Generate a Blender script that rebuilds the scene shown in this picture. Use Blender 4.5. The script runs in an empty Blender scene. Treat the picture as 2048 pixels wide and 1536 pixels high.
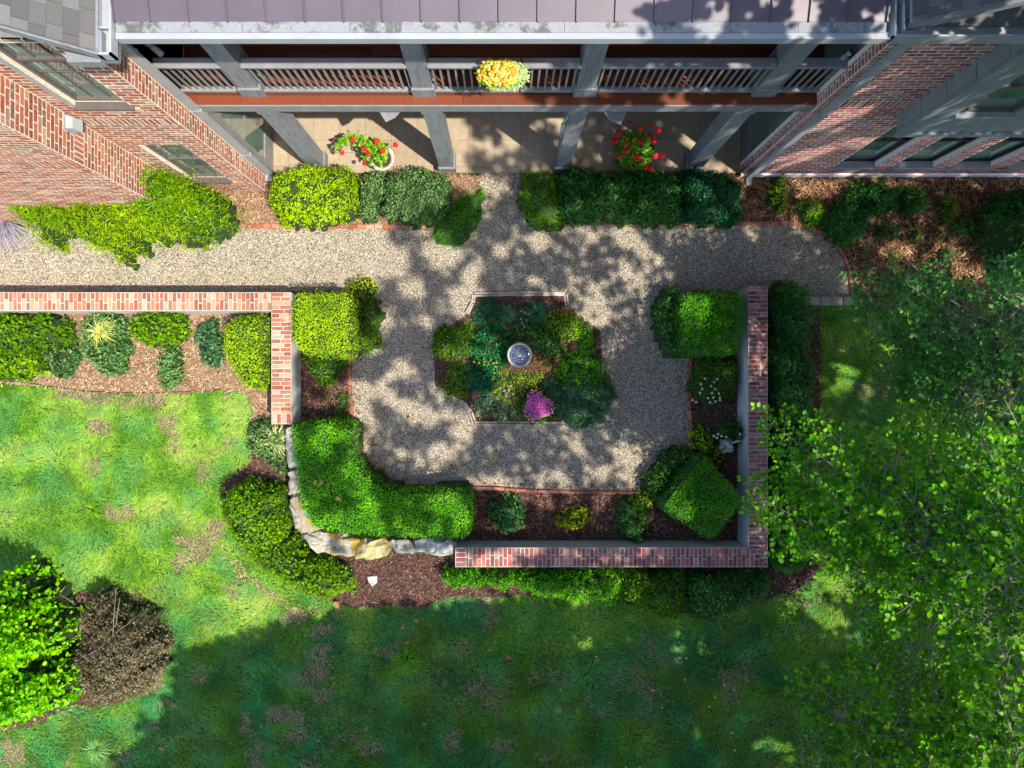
import bpy, math, random
import numpy as np

# ------------------------------------------------------------------ camera, world, sun
H = 13.5; FP = 1420.0; CX, CY = 1010.0, 766.0
sc = bpy.context.scene
cam_d = bpy.data.cameras.new("camera"); cam = bpy.data.objects.new("camera", cam_d)
sc.collection.objects.link(cam); sc.camera = cam
cam.location = (0, 0, H); cam.rotation_euler = (0, 0, 0)
cam_d.sensor_width = 36; cam_d.lens = 36 * FP / 2048
cam_d.shift_x = 14 / 2048; cam_d.shift_y = -2 / 2048
cam_d.clip_start = 0.05; cam_d.clip_end = 500

SX, SY = 0.46, -0.34                       # metres towards the sun per metre of height
SUN_EL = math.atan(1 / math.hypot(SX, SY)); SUN_AZ = math.atan2(SX, SY)
world = bpy.data.worlds.new("World"); sc.world = world; world.use_nodes = True
wn = world.node_tree; bg = wn.nodes["Background"]
sky = wn.nodes.new("ShaderNodeTexSky"); sky.sky_type = 'NISHITA'; sky.sun_disc = False
sky.sun_elevation = SUN_EL; sky.sun_rotation = SUN_AZ
sky.air_density = 1.0; sky.dust_density = 1.2; sky.ozone_density = 1.0
wn.links.new(sky.outputs[0], bg.inputs[0]); bg.inputs[1].default_value = 0.15
sun_d = bpy.data.lights.new("sun", 'SUN'); sun_d.energy = 3.3; sun_d.angle = math.radians(0.7)
sun_d.color = (1.0, 0.93, 0.80)
sun = bpy.data.objects.new("sun", sun_d); sc.collection.objects.link(sun)
from mathutils import Vector, Matrix
sun.rotation_euler = Vector((SX, SY, 1)).to_track_quat('Z', 'Y').to_euler()
sun.location = (8, -6, 20)
sc.view_settings.view_transform = 'Standard'; sc.view_settings.look = 'None'
sc.view_settings.gamma = 1; sc.view_settings.use_curve_mapping = False
sc.view_settings.exposure = 1.3

# ------------------------------------------------------------------ helpers
rng = np.random.default_rng(7); R = random.Random(5)
COL = sc.collection
ORG = {}
def W(px, py, z=0.0):
    s = (H - z) / FP
    return ((px - CX) * s, (CY - py) * s, z)
def WP(poly, z=0.0): return [W(x, y, z)[:2] for x, y in poly]
def org(o): return ORG.get(o.name, (0.0, 0.0, 0.0)) if o else (0.0, 0.0, 0.0)
def tag(o, label=None, cat=None, group=None, kind=None):
    if label: o['label'] = label
    if cat: o['category'] = cat
    if group: o['group'] = group
    if kind: o['kind'] = kind
    return o
def empty(name, loc, label=None, cat=None, group=None, kind=None):
    o = bpy.data.objects.new(name, None); o.location = loc; o.empty_display_size = 0.1
    COL.objects.link(o); ORG[o.name] = tuple(loc)
    return tag(o, label, cat, group, kind)
def link(o, parent):
    COL.objects.link(o)
    if parent: o.parent = parent; ORG[o.name] = org(parent)
    return o
def fmesh(name, V, Fc, mat, parent=None, col=None, smooth=False):
    """V (n,3), Fc (m,k) uniform faces, col per vertex"""
    V = np.asarray(V, dtype=np.float32) - np.asarray(org(parent), dtype=np.float32)
    Fc = np.asarray(Fc, dtype=np.int32); m, k = Fc.shape
    me = bpy.data.meshes.new(name)
    me.vertices.add(len(V)); me.vertices.foreach_set('co', V.ravel())
    me.loops.add(m * k); me.loops.foreach_set('vertex_index', Fc.ravel())
    me.polygons.add(m)
    me.polygons.foreach_set('loop_start', np.arange(0, m * k, k, dtype=np.int32))
    me.polygons.foreach_set('loop_total', np.full(m, k, dtype=np.int32))
    if smooth: me.polygons.foreach_set('use_smooth', np.ones(m, dtype=bool))
    if col is not None:
        if mat in FOL:
            col = np.asarray(col, float); lu = col.mean(1)[:, None]; col = np.clip(lu + (col - lu)*1.35, .002, .8)*1.3
        a = me.color_attributes.new('Col', 'FLOAT_COLOR', 'POINT')
        c = np.ones((len(V), 4), dtype=np.float32); c[:, :3] = col
        a.data.foreach_set('color', c.ravel())
    me.update(calc_edges=True); me.materials.append(mat)
    return link(bpy.data.objects.new(name, me), parent)

FOL = []
class Geo:
    def __init__(s): s.v = []; s.f = []; s.c = []
    def add(s, vs, fs, c=(1, 1, 1)):
        n = len(s.v); s.v += [tuple(v) for v in vs]; s.f += [tuple(i + n for i in f) for f in fs]; s.c += [c] * len(vs); return s
    def box(s, x0, x1, y0, y1, z0, z1, c=(1, 1, 1)):
        v = [(x0,y0,z0),(x1,y0,z0),(x1,y1,z0),(x0,y1,z0),(x0,y0,z1),(x1,y0,z1),(x1,y1,z1),(x0,y1,z1)]
        return s.add(v, [(3,2,1,0),(4,5,6,7),(0,1,5,4),(1,2,6,5),(2,3,7,6),(3,0,4,7)], c)
    def bbox(s, x0, x1, y0, y1, z0, z1, b=.01, c=(1, 1, 1)):      # box with bevelled top
        return s.prism([(x0,y0),(x1,y0),(x1,y1),(x0,y1)], z0, z1, b, c)
    def prism(s, poly, z0, z1, b=.006, c=(1, 1, 1), fr=None):
        n = len(poly); a = np.array(poly, float)
        area = 0.5 * np.sum(a[:,0]*np.roll(a[:,1],-1) - np.roll(a[:,0],-1)*a[:,1])
        if area < 0: a = a[::-1]
        e = np.roll(a, -1, 0) - a; L = np.linalg.norm(e, axis=1)[:, None] + 1e-9; e = e / L
        nin = np.stack([-e[:,1], e[:,0]], 1); npv = np.roll(nin, 1, 0)
        bis = nin + npv; bis /= (np.sum(bis * nin, 1)[:, None] + 1e-6)
        ins = a + np.clip(bis, -2.5, 2.5) * b
        lo = [(p[0], p[1], z0) for p in a]; mi = [(p[0], p[1], z1 - b) for p in a]; hi = [(p[0], p[1], z1) for p in ins]
        vs = lo + mi + hi; fs = []
        for i in range(n):
            j = (i + 1) % n
            fs += [(i, j, n + j, n + i), (n + i, n + j, 2*n + j, 2*n + i)]
        fs.append(tuple(range(2*n, 3*n)))
        if fr is not None:
            O, U, Vv, N = [np.array(q, float) for q in fr]
            vs = [tuple(O + U*v[0] + Vv*v[1] + N*v[2]) for v in vs]
            if np.dot(np.cross(U, Vv), N) < 0: fs = [f[::-1] for f in fs]
        return s.add(vs, fs, c)
    def tube(s, pts, rad, n=5, c=(1, 1, 1)):
        pts = [Vector(p) for p in pts]; vs = []; fs = []
        for i, p in enumerate(pts):
            d = (pts[min(i+1, len(pts)-1)] - pts[max(i-1, 0)]).normalized()
            u = d.cross(Vector((0.31, 0.2, 0.93)));
            if u.length < .05: u = d.cross(Vector((1, 0, 0)))
            u.normalize(); w = d.cross(u); r = rad[i] if hasattr(rad, '__len__') else rad
            for k in range(n):
                a = 2 * math.pi * k / n; vs.append(tuple(p + u * (r * math.cos(a)) + w * (r * math.sin(a))))
        for i in range(len(pts) - 1):
            for k in range(n):
                k2 = (k + 1) % n; fs.append((i*n + k, i*n + k2, (i+1)*n + k2, (i+1)*n + k))
        fs.append(tuple(range(n))[::-1]); fs.append(tuple((len(pts)-1)*n + k for k in range(n)))
        return s.add(vs, fs, c)
    def lathe(s, prof, cx, cy, n=24, c=(1, 1, 1)):
        vs = []; fs = []
        for r, z in prof:
            for k in range(n):
                a = 2 * math.pi * k / n; vs.append((cx + r * math.cos(a), cy + r * math.sin(a), z))
        for i in range(len(prof) - 1):
            for k in range(n):
                k2 = (k + 1) % n; fs.append((i*n + k, i*n + k2, (i+1)*n + k2, (i+1)*n + k))
        return s.add(vs, fs, c)
    def make(s, name, mat, parent=None, smooth=False, kind=None, label=None):
        o3 = org(parent); me = bpy.data.meshes.new(name)
        me.from_pydata([(a-o3[0], b-o3[1], c-o3[2]) for a, b, c in s.v], [], s.f)
        a = me.color_attributes.new('Col', 'FLOAT_COLOR', 'POINT')
        cc = np.ones((len(s.v), 4), dtype=np.float32); cc[:, :3] = np.array(s.c); a.data.foreach_set('color', cc.ravel())
        if smooth: me.polygons.foreach_set('use_smooth', np.ones(len(me.polygons), dtype=bool))
        me.materials.append(mat); o = link(bpy.data.objects.new(name, me), parent)
        return tag(o, label=label, kind=kind)
def sheet(name, poly, z, mat, label=None):
    g = Geo(); p = list(poly)
    a = np.array(p); ar = np.sum(a[:,0]*np.roll(a[:,1],-1) - np.roll(a[:,0],-1)*a[:,1])
    if ar < 0: p = p[::-1]
    g.add([(x, y, z) for x, y in p], [tuple(range(len(p)))])
    return g.make(name, mat, kind='structure', label=label)

def vary(c, a=.9, b=1.1):
    k = R.uniform(a, b); return tuple(min(1, v*k) for v in c)
# numpy noise -------------------------------------------------------------
_lat = np.random.default_rng(99).random((64, 64, 64)).astype(np.float32)
def vn(x, y, sc_, seed=0):
    x = np.asarray(x) / sc_ + 1000 + seed * 7.3; y = np.asarray(y) / sc_ + 1000 + seed * 3.1
    xi = np.floor(x).astype(int); yi = np.floor(y).astype(int); fx = x - xi; fy = y - yi
    fx = fx*fx*(3-2*fx); fy = fy*fy*(3-2*fy); L = _lat[seed % 64]
    a = L[xi % 64, yi % 64]; b = L[(xi+1) % 64, yi % 64]; c = L[xi % 64, (yi+1) % 64]; d = L[(xi+1) % 64, (yi+1) % 64]
    return (a*(1-fx)+b*fx)*(1-fy) + (c*(1-fx)+d*fx)*fy
def fbm(x, y, sc_, seed=0, o=3):
    t = 0; A = 0
    for i in range(o): t = t + vn(x, y, sc_ / 2**i, seed + i) * .5**i; A += .5**i
    return t / A
def inside(x, y, poly):
    p = np.asarray(poly); r = np.zeros(len(x), bool); n = len(p)
    for i in range(n):
        x1, y1 = p[i]; x2, y2 = p[(i+1) % n]
        c = ((y1 > y) != (y2 > y)) & (x < (x2 - x1) * (y - y1) / (y2 - y1 + 1e-12) + x1); r ^= c
    return r
def edist(x, y, poly):
    p = np.asarray(poly); d = np.full(len(x), 1e9); n = len(p)
    for i in range(n):
        ax, ay = p[i]; bx, by = p[(i+1) % n]; ex, ey = bx-ax, by-ay; L2 = ex*ex + ey*ey + 1e-12
        t = np.clip(((x-ax)*ex + (y-ay)*ey) / L2, 0, 1)
        d = np.minimum(d, np.hypot(x - ax - t*ex, y - ay - t*ey))
    return d
def sample(poly, dens):
    p = np.asarray(poly); lo = p.min(0); hi = p.max(0); n = int((hi-lo).prod() * dens) + 1
    x = rng.uniform(lo[0], hi[0], n); y = rng.uniform(lo[1], hi[1], n); k = inside(x, y, poly)
    return x[k], y[k]
def norm(a): return a / (np.linalg.norm(a, axis=1)[:, None] + 1e-9)
LEAF = (np.array([(0,0,0),(-.3,.45,.09),(0,1,-.02),(.3,.45,.09)]), np.array([(0,2,1),(0,3,2)]))
ROUND = (np.array([(0,0,0),(-.36,.3,.07),(-.3,.72,.05),(0,1,-.05),(.3,.72,.05),(.36,.3,.07)]), np.array([(0,3,2),(0,2,1),(0,4,3),(0,5,4)]))
NARROW = (np.array([(0,0,0),(-.1,.45,.04),(0,1,-.12),(.1,.45,.04)]), np.array([(0,2,1),(0,3,2)]))
CHIP = (np.array([(-.1,0,0),(.1,0,0.02),(.1,1,.06),(-.1,1,.04)]), np.array([(0,1,2),(0,2,3)]))
PEB = (np.array([(-.5,-.35,0),(.45,-.4,0),(.5,.35,0),(-.4,.42,0),(.02,.03,.42)]), np.array([(0,1,4),(1,2,4),(2,3,4),(3,0,4)]))
def scat_arr(tpl, P, nrm, fwd, size, col):
    T, Fc = tpl; N = len(P); nrm = norm(nrm)
    f = norm(fwd - nrm * np.sum(fwd * nrm, 1)[:, None]); s = np.cross(f, nrm)
    size = np.broadcast_to(np.asarray(size, float), (N,))[:, None, None]
    V = P[:, None, :] + size * (s[:, None, :] * T[None, :, 0:1] + f[:, None, :] * T[None, :, 1:2] + nrm[:, None, :] * T[None, :, 2:3])
    k = len(T); FF = (Fc[None] + (np.arange(N) * k)[:, None, None]).reshape(-1, 3)
    return V.reshape(-1, 3), FF, np.repeat(col, k, 0)
def scatter(name, tpl, P, nrm, fwd, size, col, mat, parent=None):
    V, FF, C = scat_arr(tpl, P, nrm, fwd, size, col)
    return tag(fmesh(name, V, FF, mat, parent, C), kind='stuff')
def palmix(pal, t):
    pal = np.asarray(pal); t = np.clip(t, 0, .9999) * (len(pal) - 1); i = t.astype(int); f = (t - i)[:, None]
    return pal[i] * (1 - f) + pal[i + 1] * f
def rdir(n):
    a = rng.uniform(0, 2*np.pi, n); return np.stack([np.cos(a), np.sin(a), np.zeros(n)], 1)

# ------------------------------------------------------------------ materials
def nodes(name):
    m = bpy.data.materials.new(name); m.use_nodes = True; nt = m.node_tree
    return m, nt, nt.nodes["Principled BSDF"]
def nd(nt, t, **kw):
    n = nt.nodes.new(t)
    for k, v in kw.items():
        if k in n.inputs.keys(): n.inputs[k].default_value = v
        else: setattr(n, k, v)
    return n
def coords(nt, scale=1.0, attr='Object'):
    tc = nt.nodes.new("ShaderNodeTexCoord"); geo = nt.nodes.new("ShaderNodeNewGeometry")
    mp = nt.nodes.new("ShaderNodeMapping"); mp.inputs['Scale'].default_value = scale if hasattr(scale, '__len__') else (scale,)*3
    nt.links.new(geo.outputs['Position'], mp.inputs[0]); return mp.outputs[0]
def ramp(nt, fac, stops):
    r = nt.nodes.new("ShaderNodeValToRGB"); e = r.color_ramp.elements
    while len(e) < len(stops): e.new(.5)
    for i, (p, c) in enumerate(stops): e[i].position = p; e[i].color = (*c, 1)
    nt.links.new(fac, r.inputs[0]); return r.outputs[0]
def mix(nt, fac, a, b, mode='MIX'):
    n = nt.nodes.new("ShaderNodeMix"); n.data_type = 'RGBA'; n.blend_type = mode
    for i, v in ((0, fac), (6, a), (7, b)):
        if isinstance(v, (int, float)): n.inputs[i].default_value = v
        elif isinstance(v, tuple): n.inputs[i].default_value = (*v, 1)
        else: nt.links.new(v, n.inputs[i])
    return n.outputs[2]
def noise(nt, vec, scale, detail=4, rough=.6):
    n = nd(nt, "ShaderNodeTexNoise"); n.inputs['Scale'].default_value = scale; n.inputs['Detail'].default_value = detail
    n.inputs['Roughness'].default_value = rough; nt.links.new(vec, n.inputs[0]); return n.outputs[0]
def bump(nt, b, h, strength=.4, dist=.01):
    n = nd(nt, "ShaderNodeBump"); n.inputs['Strength'].default_value = strength; n.inputs['Distance'].default_value = dist
    nt.links.new(h, n.inputs['Height']); nt.links.new(n.outputs[0], b.inputs['Normal'])
def m_plain(name, c, rough=.6, var=.25, scale=6, bumps=.15, metal=0.0, stain=None, spec=.4, streak=0):
    m, nt, b = nodes(name); v = coords(nt)
    n1 = noise(nt, v, scale, 6); c1 = ramp(nt, n1, [(.3, tuple(x*(1-var) for x in c)), (.7, tuple(min(1, x*(1+var)) for x in c))])
    if stain:
        n2 = noise(nt, v, stain[0], 8, .7); f = ramp(nt, n2, [(stain[1], (0,0,0)), (stain[1]+.08, (1,1,1))]); c1 = mix(nt, f, c1, stain[2])
    if streak:      # weathering that runs down the boards
        ns = noise(nt, coords(nt, (1, 1, .06)), 38, 5, .7); c1 = mix(nt, 1.0, c1, ramp(nt, ns, [(.38, (1-streak,)*3), (.46, (1, 1, 1)), (.66, (1+streak*.3,)*3)]), 'MULTIPLY')
    nt.links.new(c1, b.inputs['Base Color']); b.inputs['Roughness'].default_value = rough
    b.inputs['Metallic'].default_value = metal; b.inputs['Specular IOR Level'].default_value = spec
    bump(nt, b, noise(nt, v, scale*12, 4), bumps, .004); return m
def m_attr(name, rough=.85, var=.3, scale=40, smear=None, bumps=.5, spec=.25):
    m, nt, b = nodes(name); v = coords(nt); at = nd(nt, "ShaderNodeAttribute", attribute_name='Col')
    n1 = noise(nt, v, scale, 6, .7); f = ramp(nt, n1, [(.25, (1-var,)*3), (.75, (1+var*.6,)*3)])
    c = mix(nt, 1.0, at.outputs[0], f, 'MULTIPLY')
    if smear:
        n2 = noise(nt, v, smear[0], 6, .75); fm = ramp(nt, n2, [(smear[1], (0,0,0)), (smear[1]+.1, (smear[3],)*3)]); c = mix(nt, fm, c, smear[2])
    nt.links.new(c, b.inputs['Base Color']); b.inputs['Roughness'].default_value = rough; b.inputs['Specular IOR Level'].default_value = spec
    bump(nt, b, n1, bumps, .004); return m
def m_leaf(name, trans=.35, rough=.45):
    m, nt, b = nodes(name); at = nd(nt, "ShaderNodeAttribute", attribute_name='Col')
    v = coords(nt); n1 = noise(nt, v, 90, 2); f = ramp(nt, n1, [(.2, (.7,)*3), (.8, (1.25,)*3)])
    c = mix(nt, 1.0, at.outputs[0], f, 'MULTIPLY')
    nt.links.new(c, b.inputs['Base Color']); b.inputs['Roughness'].default_value = rough; b.inputs['Specular IOR Level'].default_value = .18
    tr = nd(nt, "ShaderNodeBsdfTranslucent"); c2 = mix(nt, 1.0, c, (1.25, 1.15, .5), 'MULTIPLY'); nt.links.new(c2, tr.inputs[0])
    ms = nd(nt, "ShaderNodeMixShader"); ms.inputs[0].default_value = trans
    nt.links.new(b.outputs[0], ms.inputs[1]); nt.links.new(tr.outputs[0], ms.inputs[2])
    nt.links.new(ms.outputs[0], nt.nodes['Material Output'].inputs[0]); return m
M = {}
M['leaf'] = m_leaf('leaf'); M['grass'] = m_leaf('grass_blades', .3, .6); M['petal'] = m_leaf('petals', .25, .6)
FOL += [M['leaf']]
M['leaf_n'] = m_leaf('muted_leaf', .15)
M['leaf_s'] = m_leaf('tall_tree_leaf', .10)
M['grout'] = m_plain('grout', (.20,.165,.12), .95, .2, 30, .3)
M['capmortar'] = m_plain('cap_mortar', (.44,.37,.31), .95, .2, 30, .5)
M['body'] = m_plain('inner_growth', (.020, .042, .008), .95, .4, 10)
M['wood_stem'] = m_plain('bark', (.16, .13, .10), .9, .35, 20, .5)
M['twig'] = m_plain('pale_bark', (.20, .19, .14), .85, .3, 20, .4)
M['brick'] = m_attr('brick_faces', .88, .35, 35, (14, .55, (.56, .48, .40), .7))
M['capbrick'] = m_attr('cap_brick_faces', .85, .35, 35, (9, .62, (.6, .5, .42), .5))
M['mortar'] = m_plain('mortar', (.72, .64, .53), .95, .18, 30, .5)
M['mortar_d'] = m_plain('mortar_greyer', (.80, .72, .68), .95, .2, 30, .5)
M['stucco'] = m_plain('stucco', (.48, .48, .46), .9, .12, 3, .4, stain=(2.2, .62, (.42, .41, .36)))
M['grey'] = m_plain('grey_paint', (.19, .20, .215), .55, .12, 4, .15, stain=(3.0, .66, (.26, .27, .28)), streak=.35)
M['greyrail'] = m_plain('rail_paint', (.21, .212, .215), .5, .12, 4, .1, streak=.15)
M['white'] = m_plain('white_paint', (.30, .315, .33), .4, .08, 3, .05)
M['pot'] = m_plain('pot_glaze', (.60, .56, .48), .5, .1, 8, .1)
M['gut'] = m_plain('gutter_guard', (.215, .22, .23), .6, .2, 60, .3, stain=(3.2, .50, (.085, .085, .08)))
M['metal'] = m_plain('plum_metal_roof', (.098, .080, .096), .42, .12, 1.6, .05, metal=.15, spec=.5)
M['shingle'] = m_attr('asphalt_shingles', .95, .45, 160, None, .9)
M['deck'] = m_attr('mahogany_boards', .45, .3, 25, None, .3, .5)
M['tile'] = m_attr('travertine_tiles', .6, .22, 9, (7, .62, (.62, .50, .34), .5), .15)
M['stone'] = m_attr('weathered_boulders', .95, .5, 14, (3.0, .50, (.34, .22, .008), .9), 1.2)
M['edgestone'] = m_attr('edging_stone', .9, .25, 30, None, .6)
M['soil'] = m_plain('garden_soil', (.05, .035, .025), 1, .5, 8, .8)
M['black'] = m_plain('black_steel', (.015, .015, .017), .4, .2, 5, .05)
M['statue'] = m_plain('marble_dust', (.5, .5, .49), .7, .1, 12, .3)
def m_glass():
    m, nt, b = nodes('window_glass'); v = coords(nt); n1 = noise(nt, v, 1.3, 2)
    c = ramp(nt, n1, [(.35, (.07, .13, .11)), (.65, (.16, .24, .19))]); nt.links.new(c, b.inputs['Base Color'])
    b.inputs['Roughness'].default_value = .04; b.inputs['Specular IOR Level'].default_value = 1.0; b.inputs['Coat Weight'].default_value = .6
    b.inputs['Coat Roughness'].default_value = .03; b.inputs['Coat IOR'].default_value = 1.9
    return m
M['glass'] = m_glass()
def m_water():
    m, nt, b = nodes('basin_water'); v = coords(nt); n1 = noise(nt, v, 38, 3, .8)
    nt.links.new(ramp(nt, n1, [(.42, (.008, .015, .04)), (.66, (.16, .20, .28))]), b.inputs['Base Color'])  # pale mottling paints ripple reflections into the water colour
    b.inputs['Roughness'].default_value = .05; bump(nt, b, n1, .9, .01); return m
M['water'] = m_water()
def m_gravel():
    m, nt, b = nodes('gravel'); v = coords(nt)
    vo = nd(nt, "ShaderNodeTexVoronoi"); vo.inputs['Scale'].default_value = 48; nt.links.new(v, vo.inputs[0])
    bw = nd(nt, "ShaderNodeSeparateColor"); nt.links.new(vo.outputs['Color'], bw.inputs[0])
    c = ramp(nt, bw.outputs[0], [(0, (.10, .09, .075)), (.35, (.25, .22, .18)), (.7, (.40, .35, .28)), (1, (.62, .57, .48))])
    d = ramp(nt, vo.outputs['Distance'], [(0, (1, 1, 1)), (.55, (.8,)*3), (.9, (.25,)*3)])
    c = mix(nt, 1.0, c, d, 'MULTIPLY'); big = noise(nt, v, 1.6, 5)
    c = mix(nt, 1.0, c, ramp(nt, big, [(.3, (.82, .80, .76)), (.7, (1.1, 1.08, 1.05))]), 'MULTIPLY')
    nt.links.new(c, b.inputs['Base Color']); b.inputs['Roughness'].default_value = .9
    n = nd(nt, "ShaderNodeBump"); n.invert = True; n.inputs['Strength'].default_value = .9; n.inputs['Distance'].default_value = .012
    nt.links.new(vo.outputs['Distance'], n.inputs['Height']); nt.links.new(n.outputs[0], b.inputs['Normal']); return m
M['gravel'] = m_gravel(); M['pebble'] = m_attr('pebbles', .8, .2, 60, None, .2)
M['chip'] = m_attr('mulch_chips', .9, .25, 60, None, .3)
def m_mulch(name, a, c2):
    m, nt, b = nodes(name); v = coords(nt); n1 = noise(nt, v, 45, 6, .8)
    nt.links.new(ramp(nt, n1, [(.35, a), (.65, c2)]), b.inputs['Base Color']); b.inputs['Roughness'].default_value = 1
    bump(nt, b, n1, 1, .02); return m
M['mulch_d'] = m_mulch('dark_mulch', (.025, .014, .010), (.13, .065, .045))
M['mulch_t'] = m_mulch('tan_mulch', (.12, .065, .035), (.34, .22, .13))
def m_turf():
    m, nt, b = nodes('turf'); v = coords(nt); n1 = noise(nt, v, 30, 6, .8); n2 = noise(nt, v, 1.4, 5)
    c = ramp(nt, n1, [(.3, (.012, .03, .006)), (.7, (.06, .12, .02))]); f = ramp(nt, n2, [(.55, (0,0,0)), (.7, (1,1,1))])
    c = mix(nt, f, c, (.16, .12, .06)); nt.links.new(c, b.inputs['Base Color']); b.inputs['Roughness'].default_value = 1
    bump(nt, b, n1, 1, .02); return m
M['turf'] = m_turf()

# ------------------------------------------------------------------ ground sheets
g = Geo(); g.add([(-90,-90,-.02),(90,-90,-.02),(90,90,-.02),(-90,90,-.02)], [(0,1,2,3)]); g.make('ground', M['turf'], kind='structure')
GRAVEL = [(-90,448),(905,448),(960,347),(1040,347),(1110,448),(1580,446),(1620,455),(1660,478),(1690,512),(1702,545),(1706,600),(1500,603),(1378,603),(1378,905),(1285,983),(800,979),(745,940),(703,905),(703,583),(583,583),(543,588),(-90,588)]
BED_W1 = [(-90,618),(543,618),(546,846),(535,850),(505,848),(503,800),(490,785),(440,780),(330,789),(200,785),(90,772),(-90,762)]
BED_MOUND = [(500,842),(583,842),(600,930),(600,1040),(700,1115),(912,1110),(912,1134),(1540,1134),(1537,600),(1640,610),(1640,840),(1600,1000),(1640,1150),(1575,1190),(1400,1228),(1240,1205),(1060,1190),(900,1196),(850,1215),(700,1212),(610,1188),(535,1142),(482,1090),(450,1035),(446,965),(474,940),(500,920)]
BED_TER = [(583,583),(703,583),(703,905),(745,940),(800,979),(1285,983),(1378,905),(1378,583),(1500,583),(1500,1105),(583,1112)]
BED_FL = [(-90,300),(545,300),(545,350),(905,350),(960,352),(958,400),(930,455),(870,458),(-90,456)]
BED_FR = [(1040,350),(2140,350),(2140,640),(1712,612),(1706,545),(1694,510),(1664,474),(1622,451),(1580,443),(1110,445),(1035,420)]
BED_C = [(947,590),(1132,590),(1135,612),(1165,640),(1200,660),(1205,780),(1150,790),(1130,815),(1125,848),(950,848),(940,815),(900,785),(870,770),(868,665),(905,650),(940,625)]
BED_BL = [(-90,1160),(120,1170),(240,1190),(318,1255),(318,1320),(280,1380),(225,1408),(140,1418),(60,1455),(-90,1465)]
sheet('lawn', WP([(-900,700),(543,700),(1500,1000),(1537,600),(3000,600),(3000,2600),(-900,2600)], 0), 0.0, M['turf'])
sheet('gravel_path', WP(GRAVEL), .008, M['gravel'])
for nm, p, mt, z in (('planting_bed', BED_W1, 'mulch_t', .012), ('planting_bed', BED_MOUND, 'mulch_d', .012), ('planting_bed', BED_TER, 'mulch_d', .016),
                     ('planting_bed', BED_FL, 'mulch_t', .012), ('planting_bed', BED_FR, 'mulch_d', .012), ('planting_bed', BED_C, 'mulch_d', .020), ('planting_bed', BED_BL, 'mulch_d', .012)):
    sheet(nm, WP(p), z, M[mt])

# ------------------------------------------------------------------ low garden walls with brick caps
CAPZ = .65
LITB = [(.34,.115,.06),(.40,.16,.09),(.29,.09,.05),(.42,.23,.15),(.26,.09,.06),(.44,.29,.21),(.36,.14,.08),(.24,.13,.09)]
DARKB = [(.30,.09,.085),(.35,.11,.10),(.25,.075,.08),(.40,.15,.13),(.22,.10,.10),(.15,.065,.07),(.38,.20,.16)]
def clip(poly, a, b, c):            # keep a*x+b*y<=c
    out = []; n = len(poly)
    for i in range(n):
        p, q = poly[i], poly[(i+1) % n]; dp = a*p[0]+b*p[1]-c; dq = a*q[0]+b*q[1]-c
        if dp <= 0: out.append(p)
        if dp * dq < 0: t = dp/(dp-dq); out.append((p[0]+(q[0]-p[0])*t, p[1]+(q[1]-p[1])*t))
    return out
def shrink_rect(x0, x1, y0, y1, m): return [(x0+m,y0+m),(x1-m,y0+m),(x1-m,y1-m),(x0+m,y1-m)]
def cap_bricks(parent, x0, x1, y0, y1, along, pal, clips=(), fan0=False, fan1=False, pitch=.078):
    """courses across the wall, two bricks each with a wandering joint"""
    L = (y1 - y0) if along == 'y' else (x1 - x0); Wd = (x1 - x0) if along == 'y' else (y1 - y0)
    n = max(1, round(L / pitch)); p = L / n; m = .0075
    def emit(a0, a1, b0, b1, cl=clips):
        r = shrink_rect(b0, b1, a0, a1, m) if along == 'y' else shrink_rect(a0, a1, b0, b1, m)
        r = [(q[0] + R.uniform(-.0035, .0035), q[1] + R.uniform(-.003, .003)) for q in r]
        for c in cl: r = clip(r, *c)
        if len(r) < 3: return
        a = np.array(r); ar = abs(.5*np.sum(a[:,0]*np.roll(a[:,1],-1)-np.roll(a[:,0],-1)*a[:,1]))
        if ar < .0012: return
        col = R.choice(pal); k = R.uniform(.82, 1.15); gg = Geo()
        gg.prism(r, CAPZ-.045, CAPZ + R.uniform(-.004, .006), .005, tuple(min(1, q*k) for q in col)); gg.make('brick', M['capbrick'], parent)
    b0, b1 = (x0, x1) if along == 'y' else (y0, y1); c0 = (y0 if along == 'y' else x0)
    s = 0
    if fan0:
        w = .19; k = 4
        for i in range(k): emit(c0, c0 + w, b0 + Wd*i/k, b0 + Wd*(i+1)/k)
        s = int(w / p) + 1
        emit(c0 + w, c0 + s*p, b0, (b0+b1)/2) if s*p - w > .03 else None
        emit(c0 + w, c0 + s*p, (b0+b1)/2, b1) if s*p - w > .03 else None
    for i in range(s, n):
        j = b0 + Wd * ((.44 if i % 2 else .62) + R.uniform(-.03, .03))
        emit(c0 + i*p, c0 + (i+1)*p, b0, j); emit(c0 + i*p, c0 + (i+1)*p, j, b1)
def garden_wall(label, segs, caps, pal, base):
    t = empty('garden_wall', base, label, 'wall')
    g = Geo()
    for x0, x1, y0, y1 in segs: g.box(x0, x1, y0, y1, -.05, CAPZ - .05)
    g.make('stucco_body', M['stucco'], t)
    g = Geo()
    for x0, x1, y0, y1 in segs: g.box(x0-.004, x1+.004, y0-.004, y1+.004, CAPZ-.05, CAPZ-.006)
    mo = g.make('brick_cap', M['capmortar'], t)
    for a in caps: cap_bricks(mo, *a[:6], **a[6])
    return t
X = lambda px, z=CAPZ: W(px, 0, z)[0]
Y = lambda py, z=CAPZ: W(0, py, z)[1]
ax0, axr, axl = X(-130), X(582), X(543); ayt, ayb, ayw = Y(585), Y(621), Y(848)
garden_wall('low white stucco wall with sunlit orange brick cap, turning a corner left of the terrace',
    [(ax0, axl, ayb, ayt), (axl, axr, ayw, ayt)],
    [(ax0, axl, ayb, ayt, 'x', LITB, {}), (axl, axr, ayw, ayt, 'y', LITB, dict(fan0=True))], LITB, (axl, ayt, 0))
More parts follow.
